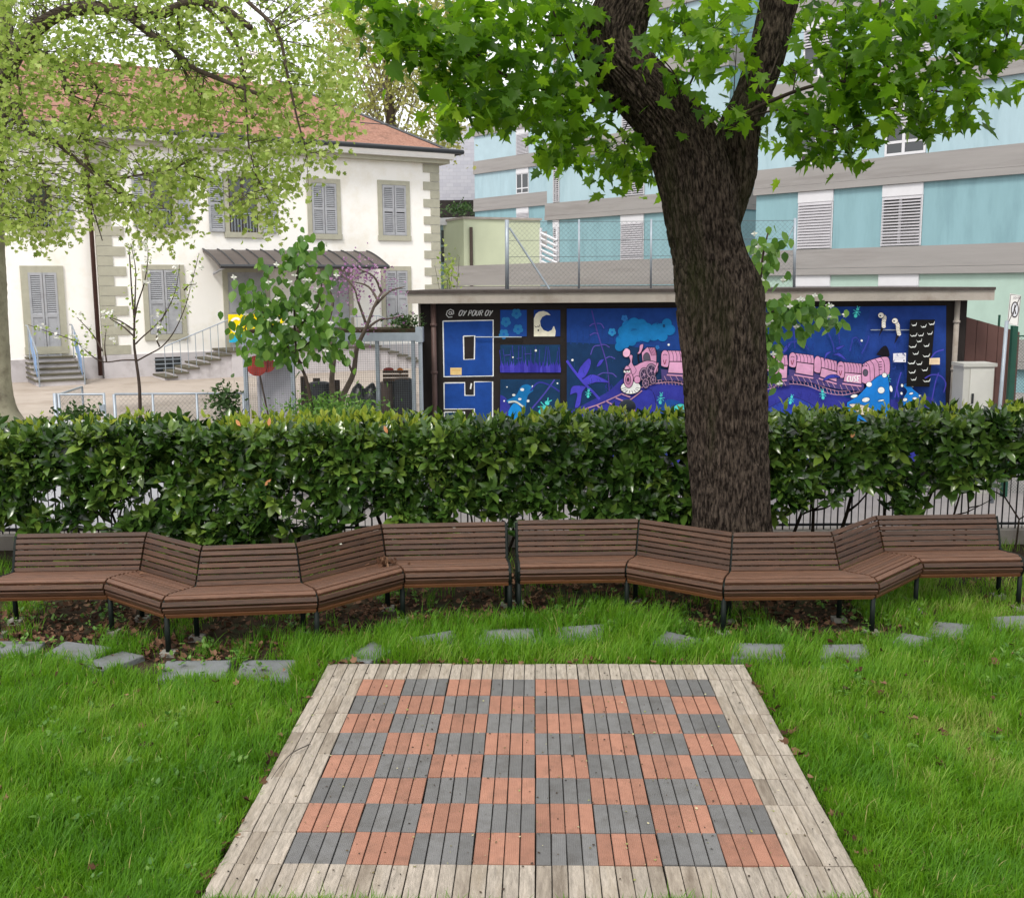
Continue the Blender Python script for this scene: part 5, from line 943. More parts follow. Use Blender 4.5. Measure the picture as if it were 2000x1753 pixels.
def shutter(P, u0, u1, z0, z1, d, split=True, lower_solid=False, parent=None):
    g = MB(); f = .06; zm = (z0 + z1) / 2; t0, t1 = d, d + .045
    g.pbox(P, u0, u0 + f, z0, z1, t0, t1); g.pbox(P, u1 - f, u1, z0, z1, t0, t1)
    for a, b in ((z0, z0 + .08), (z1 - .08, z1)): g.pbox(P, u0 + f, u1 - f, a, b, t0, t1)
    if split: g.pbox(P, u0 + f, u1 - f, zm - .05, zm + .05, t0, t1)
    zb = z0 + .08
    if lower_solid: g.pbox(P, u0 + f, u1 - f, z0 + .08, zm - .05, t0, t1 - .02); zb = zm + .05
    s = g.build('shutter', m_shut, parent); g = MB(); z = zb
    while z < z1 - .1:
        if not (split and zm - .06 < z + .03 < zm + .06): g.box8([P.pt(u0 + f, z, d + .04), P.pt(u1 - f, z, d + .04), P.pt(u1 - f, z + .012, d + .035), P.pt(u0 + f, z + .012, d + .035), P.pt(u0 + f, z + .045, d + .005), P.pt(u1 - f, z + .045, d + .005), P.pt(u1 - f, z + .055, d + .002), P.pt(u0 + f, z + .055, d + .002)])
        z += .062
    g.pbox(P, u0 + f, u1 - f, zb, z1 - .08, d - .012, d - .002, m_in) if False else None
    g.build('louvres', m_shut, s); MB().pbox(P, u0 + f, u1 - f, zb, z1 - .08, d - .012, d - .004).build('shadow_gap', m_in, s); return s  # dark sheet behind the louvres, shade put in as colour
def surround(P, x0, y0, x1, y1, px=None, full=True, d=0.0, w=None):
    u0, u1, z0, z1 = P.rect(x0, y0, x1, y1, d); g = MB(); w = w or .15
    g.pbox(P, u0, u0 + w, z0, z1, d - .05, d + .05); g.pbox(P, u1 - w, u1, z0, z1, d - .05, d + .05); g.pbox(P, u0 + w, u1 - w, z1 - w, z1, d - .05, d + .05); g.pbox(P, u0 - .02, u1 + .02, z0 - .02, z0 + w, d - .05, d + .07)
    g.build('window_surround', m_stone, house); return u0 + w, u1 - w, z0 + w, z1 - w
def closed_window(x0, y0, x1, y1, solid=False):
    u0, u1, z0, z1 = surround(H, x0, y0, x1, y1); um = (u0 + u1) / 2
    for a, b in ((u0 + .01, um - .012), (um + .012, u1 - .01)): shutter(H, a, b, z0 + .01, z1 - .01, .02, True, solid, house)
def open_window(x0, y0, x1, y1, d=0.0, sh=True):
    u0, u1, z0, z1 = surround(H, x0, y0, x1, y1, d=d); w_ = MB().pbox(H, u0, u1, z0, z1, d - .03, d + .004).build('window', m_glass, house)
    g = MB(); um = (u0 + u1) / 2
    for a, b in ((u0, u0 + .05), (um - .04, um + .04), (u1 - .05, u1)): g.pbox(H, a, b, z0, z1, d + .006, d + .03)
    for a in (z0, z0 + (z1 - z0) * .62, z1 - .05): g.pbox(H, u0 + .05, u1 - .05, a, a + .05, d + .006, d + .028)
    g.build('frame', m_fw, w_); g = MB(); zt = z0 + (z1 - z0) * .33; g.pbox(H, u0, u1, zt, zt + .025, d + .055, d + .08)
    x = u0 + .05
    while x < u1: g.pbox(H, x, x + .014, z0, zt, d + .06, d + .075); x += .10
    g.build('railing', m_galv, w_); wd = (u1 - u0) * .52
    if sh:
        shutter(H, u0 - .17 - wd, u0 - .17, z0, z1, d + .03, True, False, house); shutter(H, u1 + .17, u1 + .17 + wd, z0, z1, d + .03, True, False, house)
closed_window(600, 349, 665, 466); closed_window(738, 353, 800, 469); open_window(437, 336, 510, 463); open_window(283, 332, 346, 455); open_window(40, 350, 112, 455, -.18)
closed_window(280, 517, 362, 662, True); closed_window(745, 520, 803, 640, True)
u0, u1, z0, z1 = surround(H, 44, 519, 128, 690, d=-.18, w=.2); um = (u0 + u1) / 2
for a, b in ((u0, um - .01), (um + .01, u1)): shutter(H, a, b, zP - .02, z1, -.16, True, True, house)
for x0, x1 in ((437, 528), (628, 690)):
    u0, u1, z0, z1 = surround(H, x0, 522, x1, 690, w=.16); um = (u0 + u1) / 2; dr = MB().pbox(H, u0, u1, z0, z1, 0, .03).build('door', m_shut, house)
    for a, b in ((u0 + .06, um - .05), (um + .05, u1 - .06)):
        for q, r_ in ((.08, .42), (.48, .94)): MB().pbox(H, a, b, z0 + (z1 - z0) * q, z0 + (z1 - z0) * r_, .03, .05).build('panel', m_shut, dr)
u0, u1, z0, z1 = H.rect(303, 697, 353, 725, .05); bw_ = MB().pbox(H, u0, u1, z0, z1, .04, .056).build('basement_window', m_glass, house)
for k in range(3): MB().pbox(H, u0 - .02, u1 + .02, z0 + (z1 - z0) * (.2 + .3 * k), z0 + (z1 - z0) * (.2 + .3 * k) + .03, .06, .075).build('grille_bar', m_galv, bw_)
# canopy
uc0, uc1 = H.uz(396, 490)[0], H.uz(716, 492)[0]; zc1 = H.uz(560, 489)[1]; CD = 1.7; zc0 = H.uz(610, 519, CD)[1]
can = []; g = MB(); nb = 8; vs = []
for i in range(nb + 1):
    t = i / nb; z = zc1 - (zc1 - zc0) * (t ** 1.5 * .75 + .25 * t); vs += [H.pt(uc0, z, CD * t), H.pt(uc1, z, CD * t)]
n_ = len(vs); g.add(vs + [v - Vector((0, 0, .09)) for v in vs], [(2 * i, 2 * i + 1, 2 * i + 3, 2 * i + 2) for i in range(nb)] + [(n_ + 2 * i, n_ + 2 * i + 2, n_ + 2 * i + 3, n_ + 2 * i + 1) for i in range(nb)] + [(2 * i, 2 * i + 2, n_ + 2 * i + 2, n_ + 2 * i) for i in range(nb)] + [(2 * i + 1, n_ + 2 * i + 1, n_ + 2 * i + 3, 2 * i + 3) for i in range(nb)] + [(n_ - 2, n_ - 1, 2 * n_ - 1, 2 * n_ - 2), (0, n_, n_ + 1, 1)])
cano = g.build('canopy', m_zinc, house)
for k in range(13):
    u = uc0 + (uc1 - uc0) * k / 12; g = MB(); g.tube([H.pt(u, zc1 - (zc1 - zc0) * ((i / nb) ** 1.5 * .75 + .25 * i / nb) + .02, CD * i / nb) for i in range(nb + 1)], .025, 4); g.build('seam', m_gutter, cano)
MB().tube([H.pt(uc0, zc0 - .02, CD + .04), H.pt(uc1, zc0 - .02, CD + .04)], .06, 6).build('gutter', m_gutter, cano)
for u in (uc0 + .3, uc1 - .3): MB().tube([H.pt(u, zc1 - .75, .02), H.pt(u, zc0 - .02, CD - .3)], .04, 5).build('bracket', m_shut, cano)
# steps to the left door
st = empty('door_steps', tuple(H.pt(H.uz(110, 740)[0], 0, 1)), 'five dark stone steps with thin rails up to the left villa door', 'steps'); u0, u1 = H.uz(66, 720, 1.2)[0], H.uz(158, 720, 1.2)[0]
for k in range(5): MB().pbox(H, u0, u1, 0, zP * (k + 1) / 5 - .015, -.15, 1.75 - .36 * k).build('step_block', m_plinth, st); MB().pbox(H, u0 - .04, u1 + .04, zP * (k + 1) / 5 - .015, zP * (k + 1) / 5 + .03, -.15, 1.78 - .36 * k).build('tread', m_step, st)
for u in (u0 + .03, u1 - .03):
    g = MB(); g.tube([H.pt(u, zP + .95, .05), H.pt(u, zP + .95, .4), H.pt(u, .95, 1.85), H.pt(u, 0, 1.85)], .02, 6); g.tube([H.pt(u, zP, .4), H.pt(u, zP + .95, .4)], .015, 5); g.tube([H.pt(u, zP * .5, 1.1), H.pt(u, zP * .5 + .95, 1.1)], .012, 5)
    g.build('handrail', m_galv, st); MB().prism([H.pt(u, zP + .35, .6), H.pt(u, zP + .85, .6), H.pt(u, .75, 1.5), H.pt(u, .25, 1.5)], H.u * .015).build('blue_banner', paint('#7f9cc4'), st)
# terrace and stairs in front of the main door
te = empty('terrace_stairs', tuple(H.pt(H.uz(560, 720)[0], 0, 1.2)), 'stone stairs and white terrace with thin rails before the main villa doors', 'stairs'); zT = H.uz(500, 683, 1.9)[1]; ut0, ut1 = H.uz(452, 690, 1.9)[0], H.uz(742, 690, 1.9)[0]
MB().pbox(H, ut0, ut1, 0, zT - .06, .06, 1.9).build('terrace_wall', m_plinth, te); MB().pbox(H, ut0 - .04, ut1 + .04, zT - .06, zT, .06, 1.96).build('terrace_slab', m_step, te)
for s, ub, n in ((-1, ut0, 6), (1, ut1, 6)):
    for k in range(n):
        z = zT * (n - k) / (n + 1); ua, uz_ = ub + s * .33 * k, ub + s * .33 * (k + 1) + s * .03; lo, hi = min(ua, uz_), max(ua, uz_)
        MB().pbox(H, lo, hi, 0, z - .05, .5, 1.85).build('step_block', m_plinth, te); MB().pbox(H, lo - .01, hi + .01, z - .05, z, .45, 1.92).build('tread', m_step, te)
    g = MB(); e_ = ub + s * .33 * n; g.tube([H.pt(ub - s * 1.0, zT + .95, 1.88), H.pt(ub, zT + .95, 1.88), H.pt(e_, 1.0, 1.88)], .02, 6); g.build('handrail', m_galv, te)
    for k in range(14): u = ub - s * 1.0 + s * (1.0 + .33 * n) * k / 13; f_ = max(0, (u - ub) * s) / (.33 * n); zt = (zT + .95) * (1 - f_) + 1.0 * f_; MB().tube([H.pt(u, zt, 1.88), H.pt(u, max(0, zt - .97), 1.88)], .011, 5).build('baluster', m_galv, te)
bn = empty('banner', tuple(H.pt(H.uz(500, 640, 1.95)[0], zT, 1.95)), 'yellow banner with a turquoise lower edge hung on the terrace rail', 'banner'); u0, u1, z0, z1 = H.rect(447, 613, 556, 667, 1.95)
MB().pbox(H, u0, u1, z0 + (z1 - z0) * .28, z1, 1.93, 1.95).build('yellow_cloth', paint('#f2d400'), bn); MB().pbox(H, u0, u1, z0, z0 + (z1 - z0) * .28, 1.93, 1.95).build('turquoise_cloth', paint('#2aa9cf'), bn)
def hstroke(pts, w, col, parent, name):
    g = MB(); n = len(pts); vs = []
    for i, p in enumerate(pts):
        a, b = pts[max(i - 1, 0)], pts[min(i + 1, n - 1)]; dx, dy = b[0] - a[0], b[1] - a[1]; l = math.hypot(dx, dy) or 1; vs += [H.pt(p[0] - dy / l * w / 2, p[1] + dx / l * w / 2, 1.956), H.pt(p[0] + dy / l * w / 2, p[1] - dx / l * w / 2, 1.956)]
    g.add(vs, [(2 * i, 2 * i + 1, 2 * i + 3, 2 * i + 2) for i in range(n - 1)]); g.build(name, paint(col), parent)
bu = lambda f: u0 + (u1 - u0) * f
bz = lambda f: z0 + (z1 - z0) * f
hstroke([(bu(.13) + .17 * math.cos(a), bz(.62) + .2 * math.sin(a)) for a in [R(50) + R(260) * k / 12 for k in range(13)]], .07, '#f4f4ee', bn, 'letter'); hstroke([(bu(.24) + .09 * math.cos(a), bz(.58) + .1 * math.sin(a)) for a in [R(350) * k / 12 for k in range(13)]], .04, '#6b6a2a', bn, 'letter')
for f, zf in ((.33, .72), (.33, .48)): hstroke([(bu(f) + .08 * math.cos(a), bz(zf) + .09 * math.sin(a)) for a in [R(50) + R(260) * k / 10 for k in range(11)]], .04, '#4a4a2a', bn, 'letter')

# ================================================================ BLUE APARTMENT BUILDING (stepped blocks)
m_band = mat('board_marked_concrete', '#94918f', .9, .06, 1.2, .2, 30, .15, stretch=(.35, .35, 5), dirt='#84807e', dscale=.5)
m_bl = {0: mat('blue_render_low', '#84a6ae', .85, .07, 1.5, .05, 80, .15, stretch=(1.6, 1.6, .3), dirt='#76969e', dscale=.8), 1: mat('blue_render_pale', '#a2bac3', .85, .07, 1.5, .05, 80, .15, stretch=(1.6, 1.6, .3), dirt='#93acb5', dscale=.8), 2: mat('blue_render_pale_upper', '#a6bcc5', .85, .05, 1.5, .05, 80, .15), -1: mat('green_render', '#a6bdb2', .85, .05, 2, .08, 120, .15)}
m_bw = mat('white_window', '#cfcfd3', .5, .03, 4); m_slat = mat('blind_slat', '#aeacb1', .45, .05, 4)
def blind(P, u0, u1, z0, z1, d, parent, step=.085, openf=.5):
    g = MB(); z = z0 + .02
    while z < z1 - .02:
        h = step * (1 - openf); g.box8([P.pt(u0, z, d + .05), P.pt(u1, z, d + .05), P.pt(u1, z + .006, d + .045), P.pt(u0, z + .006, d + .045), P.pt(u0, z + h, d + .01), P.pt(u1, z + h, d + .01), P.pt(u1, z + h + .006, d + .006), P.pt(u0, z + h + .006, d + .006)]); z += step
    g.build('blind', m_slat, parent)
def bwindow(P, u0, u1, z0, z1, root, mode, hdr=.36):
    """white header box, then a closed blind, an open blind or panes"""
    w_ = MB().pbox(P, u0, u1, z1 - hdr, z1, -.05, .06).build('window_header', m_bw, root); zz = z1 - hdr
    MB().pbox(P, u0 + .02, u1 - .02, z0, zz, -.05, .012).build('pane', m_glass, w_)
    g = MB(); um = u0 + (u1 - u0) * .46
    for a, b in ((u0, u0 + .07), (u1 - .07, u1)) + (((um - .05, um + .05),) if mode != 'closed' else ()): g.pbox(P, a, b, z0, zz, .014, .035)
    for a in (z0, z0 + (zz - z0) * .24, zz - .06): g.pbox(P, u0 + .07, u1 - .07, a, a + .08, .014, .034)
    g.build('frame', m_bw, w_)
    if mode == 'closed': blind(P, u0 + .03, u1 - .03, z0, zz, .04, w_, .095, .12)
    elif mode == 'open': blind(P, u0 + .03, u1 - .03, z0, zz, .04, w_, .095, .55)
    elif mode == 'half': blind(P, u0 + .03, u1 - .03, zz - (zz - z0) * .38, zz, .04, w_, .095, .3)
def block(P, pxl, uend, ybot, ytop, xref, floors, cols, name, label, storey=None, depth=12, base=0):
    """ybot/ytop: photo rows of a concrete band's lower and upper edge at column xref"""
    root = empty(name, tuple(P.pt(P.uz(xref, 500)[0], -.5)), label, 'building'); zb, zt = P.uz(xref, ybot)[1], P.uz(xref, ytop)[1]; ul = P.uz(pxl, 430)[0]; st_ = storey; hb = zt - zb
    MB().pbox(P, ul + .03, uend - .03, -.5, zb + st_ * (floors[-1] + 1), -depth, -.05).build('core', m_bl[0], root)
    for k in range(floors[0], floors[-1] + 2):
        z = zb + st_ * k; MB().pbox(P, ul, uend, z + hb * .26, z + hb, -depth - .1, .10).build('concrete_band', m_band, root); MB().pbox(P, ul, uend, z, z + hb * .25, -depth - .1, .13).build('band_lip', m_band, root)
    for k in floors:
        za, zc = zb + st_ * k + hb, zb + st_ * (k + 1); us = sorted(cols(k), key=lambda q: q[0]); cur = ul + .05
        for a, b, mode in us:
            if a - cur > .05: MB().pbox(P, cur, a, za, zc, -.1, 0).build('wall_panel', m_bl.get(k + base, m_bl[2]), root)
            bwindow(P, a, b, za + .02, zc - .01, root, mode); cur = b
        MB().pbox(P, cur, uend - .03, za, zc, -.1, 0).build('wall_panel', m_bl.get(k + base, m_bl[2]), root)
    return root
BRP = Plane(8.69, 38.78, math.atan2(-7.2, 6.1)); uA = [BRP.uz(x, y)[0] for x, y in ((1559, 430), (1627, 430), (1723, 420), (1802, 420))]
st = BRP.uz(1800, 356)[1] - BRP.uz(1800, 534.6)[1]
md = {-1: ('closed', 'closed'), 0: ('closed', 'open'), 1: ('pane', 'half'), 2: ('half', 'closed'), 3: ('pane', 'half')}
block(BRP, 1474, BRP.uz(2160, 430)[0], 534.6, 480, 1800, [-1, 0, 1, 2, 3], lambda k: [(uA[0], uA[1], md[k][0]), (uA[2], uA[3], md[k][1]), (uA[2] + 9.5, uA[3] + 9.5, 'closed')], 'apartment_building', 'blue apartment block with grey concrete bands and white blinds right of the maple', st)
BMP = Plane(1.77, 52.73, R(-48.5)); uB = [BMP.uz(x, 460)[0] for x in (1081, 1093, 1213, 1258)]
block(BMP, 1067, BMP.uz(1420, 430)[0], 423, 388, 1180, [-1, 0, 1, 2], lambda k: [(uB[0], uB[1], 'open'), (uB[2], uB[3], 'closed' if k < 0 else 'open')], 'apartment_building', 'blue apartment block with concrete bands seen left of the maple trunk', 2.8, 14, 1)
BLP = Plane(*(lambda a, b: (a.x, a.y, math.atan2(b.y - a.y, b.x - a.x)))(atZ(942, 413, 8.3), atZ(1066, 401.7, 8.3))); uC = [BLP.uz(x, 380)[0] for x in (1009, 1033, 930, 938)]
block(BLP, 927, BLP.uz(1075, 380)[0], 407, 381, 1000, [-1, 0, 1], lambda k: [(uC[0], uC[1], 'pane' if k == 0 else 'closed')], 'apartment_building', 'small far blue apartment wing with a heavy grey roof band, left of centre', 2.8, 14, 1)
# stone-clad block far behind
m_clad = mat('stone_cladding', '#a9a8b0', .8, .06, 1, .1, 20, .2)
t = m_clad.node_tree; N = t.nodes; L = t.links; tc = N.new('ShaderNodeTexCoord'); br = N.new('ShaderNodeTexBrick'); br.inputs['Scale'].default_value = .8; br.inputs['Color1'].default_value = (.40, .40, .45, 1); br.inputs['Color2'].default_value = (.46, .46, .50, 1); br.inputs['Mortar'].default_value = (.36, .36, .40, 1); br.inputs['Mortar Size'].default_value = .012
mp = N.new('ShaderNodeMapping'); mp.inputs['Rotation'].default_value = (R(90), 0, 0); L.new(tc.outputs['Object'], mp.inputs[0]); L.new(mp.outputs[0], br.inputs[0]); L.new(br.outputs[0], N['Principled BSDF'].inputs['Base Color'])
CB = Plane(atY(850, 400, 96).x, 96, 0); cb = empty('stone_clad_building', tuple(CB.pt(5, -.5)), 'pale grey stone-clad building far behind the villa corner', 'building')
MB().pbox(CB, 0, CB.uz(1012, 350)[0], -.5, CB.uz(940, 245)[1], -12, 0).build('wall', m_clad, cb); u0, u1, z0, z1 = CB.rect(975, 262, 1013, 300)
w_ = MB().pbox(CB, u0, u1, z0, z1, 0, .06).build('window', m_glass, cb); g = MB(); [g.pbox(CB, a, a + .12, z0, z1, .06, .12) for a in np.linspace(u0, u1 - .12, 4)]; g.build('frame', m_bw, w_); MB().pbox(CB, u0 - .5, u1 + 3, z1, z1 + .9, -1, .8).build('roof_edge', m_bw, cb)
MB().pbox(CB, CB.uz(862, 400)[0], CB.uz(945, 400)[0], CB.uz(900, 428)[1], CB.uz(900, 396)[1], 0, 3).build('dark_balcony', m_in, cb)
# pale green annexe, entrance, wall
GP = Plane(atY(906, 470, 40).x, 40, R(24)); gb = empty('green_annexe', tuple(GP.pt(1, -.5)), 'low pale green annexe block behind the garage roof', 'building'); uG = GP.uz(1055, 470)[0]; zG = GP.uz(980, 429)[1]
MB().pbox(GP, 0, uG, -.5, zG, -4, 0).build('wall', mat('pale_green_render', '#bfc6ab', .9, .04, 1.5, .05, 80), gb); MB().pbox(GP, -.05, uG + .05, zG, zG + .08, -4.05, .06).build('coping', m_conc, gb)
MB().tube([GP.pt(.25, -.5, .1), GP.pt(.25, zG - .3, .1)], .06, 6).build('downpipe', m_fw, gb)
EP = Plane(atY(858, 470, 42).x, 42, R(-20)); uE = EP.uz(900, 470)[0]; en = empty('glazed_entrance', tuple(EP.pt(.5, -.5)), 'small grey entrance block with tall panes beside the villa corner', 'building')
MB().pbox(EP, 0, uE, -.5, EP.uz(880, 432)[1], -3, -.02).build('wall', mat('blue_grey_render', '#8ea7b0', .8), en); MB().pbox(EP, -.1, uE + .1, EP.uz(880, 440)[1], EP.uz(880, 426)[1], -3, .3).build('roof_edge', m_bw, en)
for a, b, c, d in ((862, 450, 874, 478), (876, 450, 888, 478), (862, 482, 874, 512), (876, 482, 888, 512)):
    u0, u1, z0, z1 = EP.rect(a, b, c, d); MB().pbox(EP, u0, u1, z0, z1, -.02, .02).build('window', m_glass, en)
WP = Plane(atY(880, 520, 34).x, 34, math.atan2(-8.2, 5.2)); zW = WP.uz(907, 519)[1]; ww = empty('retaining_wall', tuple(WP.pt(2, -.5)), 'long board-marked grey concrete wall behind the garage roof', 'wall'); uWe = WP.uz(1345, 505)[0]
MB().pbox(WP, 0, uWe, -.5, zW - .62, -.4, 0).build('lower_wall', m_band, ww); MB().pbox(WP, 0, uWe, zW - .60, zW, -.4, .03).build('upper_wall', m_band, ww)
g = MB(); p = [atY(1056 + 3 * k, 512, 38) for k in range(11)]
sr = empty('white_stair_rail', tuple(p[0]), 'white slanting stair railing between the green annexe and the blue block', 'railing')
for k in range(6): a = atY(1056, 455 + 11 * k, 38); b = atY(1088, 470 + 11 * k, 37.5); MB().tube([a, b], .05, 5).build('bar', m_bw, sr)
for x in (1056, 1088): MB().tube([atY(x, 445, 38), atY(x, 515, 38)], .05, 5).build('post', m_bw, sr)

# ================================================================ PLANE TREE on the left
m_pbark = mat('plane_bark', '#8f8a78', .9, .25, 5, .25, 30, .15, col2='#a8a692', dirt='#5d574c', dscale=2.5); m_pbr = mat('plane_branch', '#463c34', .9, .3, 8)
PY = 20.8; ptree = empty('plane_tree', (atY(-20, 830, PY).x, PY, 0), 'tall plane tree with mottled bark and pale young leaves at the left edge', 'tree')
rows = [(838, -105, 62), (822, -85, 40), (800, -75, 28), (760, -68, 20), (700, -66, 17), (600, -70, 12), (500, -74, 8), (400, -80, 3), (300, -84, 0), (220, -84, 4), (140, -80, 14), (60, -80, 20), (-40, -80, 20), (-160, -70, 20), (-400, -60, 10)]
me = trunk_mesh(rows, 60, 'trunk', .012, PY - TY, .08); me.materials[0] = m_pbark; link('trunk', me, ptree)
PB = []
for pts, r0, r1 in [([(-10, 200, 20.8), (30, 110, 20), (80, 50, 19.5), (150, 18, 19.2), (240, 20, 19), (310, 28, 18.8), (345, 15, 18.7), (390, 4, 18.6), (440, 18, 18.4), (490, 55, 18.2)], .15, .05), ([(240, 20, 19), (285, 60, 18.8), (330, 88, 18.6), (375, 130, 18.5), (430, 155, 18.3), (520, 190, 18.2)], .07, .03),
                    ([(-5, 280, 20.8), (25, 195, 20.2), (50, 255, 19.6), (90, 268, 19.3), (125, 290, 19.1), (165, 325, 18.9), (205, 355, 18.7), (255, 395, 18.5)], .07, .02), ([(20, 90, 20.5), (80, 105, 20), (115, 130, 19.8), (130, 180, 19.6)], .09, .04), ([(0, 330, 20.8), (20, 250, 20.2), (40, 190, 19.8), (25, 110, 19.5)], .05, .02),
                    ([(390, 4, 18.6), (440, 50, 18.4), (470, 110, 18.3), (480, 200, 18.2), (485, 280, 18.1)], .035, .012), ([(480, 0, 18.4), (540, 60, 18.3), (560, 140, 18.2), (580, 230, 18.1), (600, 300, 18.1)], .035, .012), ([(125, 290, 19.1), (160, 260, 19), (195, 180, 18.9)], .03, .012), ([(165, 325, 18.9), (180, 400, 18.7), (200, 470, 18.6)], .02, .008),
                    ([(205, 355, 18.7), (280, 340, 18.5), (340, 330, 18.4)], .02, .008), ([(485, 280, 18.1), (500, 340, 18.0), (530, 400, 18.0)], .014, .006), ([(350, -60, 19), (350, 20, 18.9), (345, 110, 18.8)], .05, .02), ([(60, 300, 19.6), (90, 380, 19.3), (60, 430, 19.1)], .02, .008)]:
    PB.append(limbpath(pts, r0, r1, ptree, 'branch', m_pbr))
def plane_clusters(n):
    x = rng.uniform(-80, 700, n); y = rng.uniform(-90, 520, n); bd = np.interp(x, [-80, 0, 60, 120, 180, 230, 300, 350, 395, 420, 480, 520, 560, 600, 640, 670, 700], [430, 465, 480, 480, 430, 470, 485, 500, 440, 400, 440, 465, 440, 380, 370, 300, 170])
    hole = snoise(x, y, .022, 81) * .6 + snoise(x, y, .06, 82) * .4; k = (y < bd - 5 + 30 * (hole - .5)) & (hole > .30 + .28 * np.clip((y - bd + 140) / 140, 0, 1) * (x > 200)) & ~((np.abs(x - 300) < 110) & (np.abs(y - 85) < 45) & (hole < .56)) & ~((x > 480) & (y < 90) & (hole < .5))
    return x[k], y[k]
x, y = plane_clusters(2950); D = rng.uniform(17.4, 22.0, len(x)); C = np.array([atY(a, b, c) for a, b, c in zip(x, y, D)])
g = MB(); br_ = [p for b in PB for p in b]
for i in range(0, len(C), 3):
    c = Vector(C[i]); p = min(br_, key=lambda q: (q - c).length)
    if (p - c).length < 2.2: g.tube([p, (p + c) / 2 + Vector((random.gauss(0, .1), 0, .08)), c], [.008, .006, .003], 4)
g.build('twigs', m_pbr, ptree)
k = 10; pos = np.repeat(C, k, 0) + rng.normal(size=(len(C) * k, 3)) * [.15, .15, .12]; n = len(pos); ax = rdir(n) + np.array([0, -.2, -.25]); nm = rdir(n) * .7 + np.array([0, -.4, .6])
m_plane = leafmat('plane_leaf', [(.14, .22, .035), (.22, .32, .055), (.33, .44, .10), (.46, .54, .20)], .6, .48, .2, 1.35)
rot = frames(ax, nm); sc = rng.uniform(.055, .12, n); rn = np.clip(.5 + .25 * rng.normal(size=n), 0, 1)
tag(link('crown', scatter_mesh('crown', PLANE[0], PLANE[1], pos, rot, sc, m_plane, rn), ptree), kind='stuff')
# background tree behind the villa
m_gbk = mat('pale_branch', '#7d7264', .9)
bt = empty('budding_tree', (atY(760, 400, 58).x, 58, 0), 'tall tree with thin pale spring leaves behind the villa roof', 'tree'); b0 = atY(770, 420, 58)
P_ = [Vector((b0.x, 58, 0)), Vector((b0.x, 58, 7)), atY(765, 250, 58), atY(755, 120, 58), atY(760, 0, 58)]; MB().tube(P_, [.4, .35, .25, .16, .08], 8).build('trunk', m_pbr, bt, True); g = MB()
x = rng.uniform(630, 925, 900); y = rng.uniform(-60, 335, 900); kk = (np.abs(x - 770) < np.interp(y, [-60, 100, 250, 335], [130, 150, 140, 90])) & (snoise(x, y, .03, 91) > .34); x, y = x[kk], y[kk]; C = np.array([atY(a, b, c) for a, b, c in zip(x, y, rng.uniform(55, 61, len(x)))])
for i in range(0, len(C), 10): q = P_[1].lerp(P_[3], random.random()); c = Vector(C[i]); g.tube([q, (q + c) / 2 + Vector((0, 0, .5)), c], [.045, .03, .012], 4)
g.build('branches', m_gbk, bt); k = 22; pos = np.repeat(C, k, 0) + rng.normal(size=(len(C) * k, 3)) * .45; n = len(pos)
m_bud = leafmat('budding_leaf', [(.24, .26, .07), (.34, .35, .10), (.45, .45, .18)], .7, .35, .15, 1.3)
tag(link('crown', scatter_mesh('crown', SPK[0], SPK[1], pos, frames(rdir(n), rdir(n)), rng.uniform(.10, .24, n), m_bud, rng.random(n)), bt), kind='stuff')

# ================================================================ SMALL TREES AND SHRUBS between fence and yard
m_petal = leafmat('white_petal', [(.62, .62, .55), (.75, .75, .70), (.8, .78, .74)], .6, .3, .2, 1.1); m_pinkp = leafmat('redbud_flower', [(.26, .11, .25), (.36, .18, .34), (.46, .28, .43)], .6, .3, .2, 1.2); m_ybark = mat('young_bark', '#3f342d', .85, .3, 12); m_gbark = mat('redbud_bark', '#5b5048', .9, .25, 12)
m_dog = leafmat('dogwood_leaf', [(.035, .10, .012), (.062, .16, .020), (.11, .23, .03), (.18, .31, .06)], .42, .42, .4, 1.6); m_shrub = leafmat('shrub_leaf', [(.02, .05, .012), (.04, .09, .02), (.07, .13, .035)], .5, .2, .35)
Y1 = 15.4; ap = empty('apple_tree', tuple(atY(276, 850, Y1).xy) + (-.5,), 'young blossoming tree with thin upswept branches and white flowers', 'tree')
Z2 = lambda x, y: (x / 3.896, 400 + y / 3.896, Y1)
tw = [[(1072, 1800), (1065, 1500), (1058, 1350), (1035, 1180), (1020, 1050), (1022, 870), (1005, 700), (990, 450), (980, 320)], [(1035, 1190), (1120, 1140), (1215, 1080), (1300, 960), (1370, 780), (1420, 560), (1460, 360)], [(1035, 1180), (940, 1180), (810, 1190), (720, 1130), (620, 1030), (440, 960), (300, 905)], [(1020, 1000), (930, 920), (860, 880), (800, 830)],
      [(1030, 1060), (1070, 1010), (1130, 950), (1200, 870), (1250, 770), (1290, 640), (1310, 450)], [(1022, 880), (1060, 760), (1130, 590), (1170, 420), (1185, 320)], [(1215, 1080), (1190, 1010), (1220, 900), (1270, 780)], [(780, 1110), (700, 1010), (620, 940), (520, 860)], [(1022, 870), (1050, 650), (1070, 480), (1055, 300)], [(1400, 650), (1440, 610), (1490, 605)], [(810, 1190), (770, 1080), (755, 950)], [(1015, 950), (940, 880), (880, 850)]]
tips = []
for i, b in enumerate(tw):
    P_ = bezier([atY(*Z2(*p)) + Vector((0, .12 * math.sin(i * 2.1) * k / len(b) * 4, 0)) for k, p in enumerate(b)], 4); n = len(P_); r0 = .027 if i == 0 else .011
    MB().tube(P_, [r0 * (1 - .85 * k / n) + .002 for k in range(n)], 6).build('trunk' if i == 0 else 'branch', m_ybark, ap, True); tips += [p for k, p in enumerate(P_) if k > n * .45 and random.random() < .55]
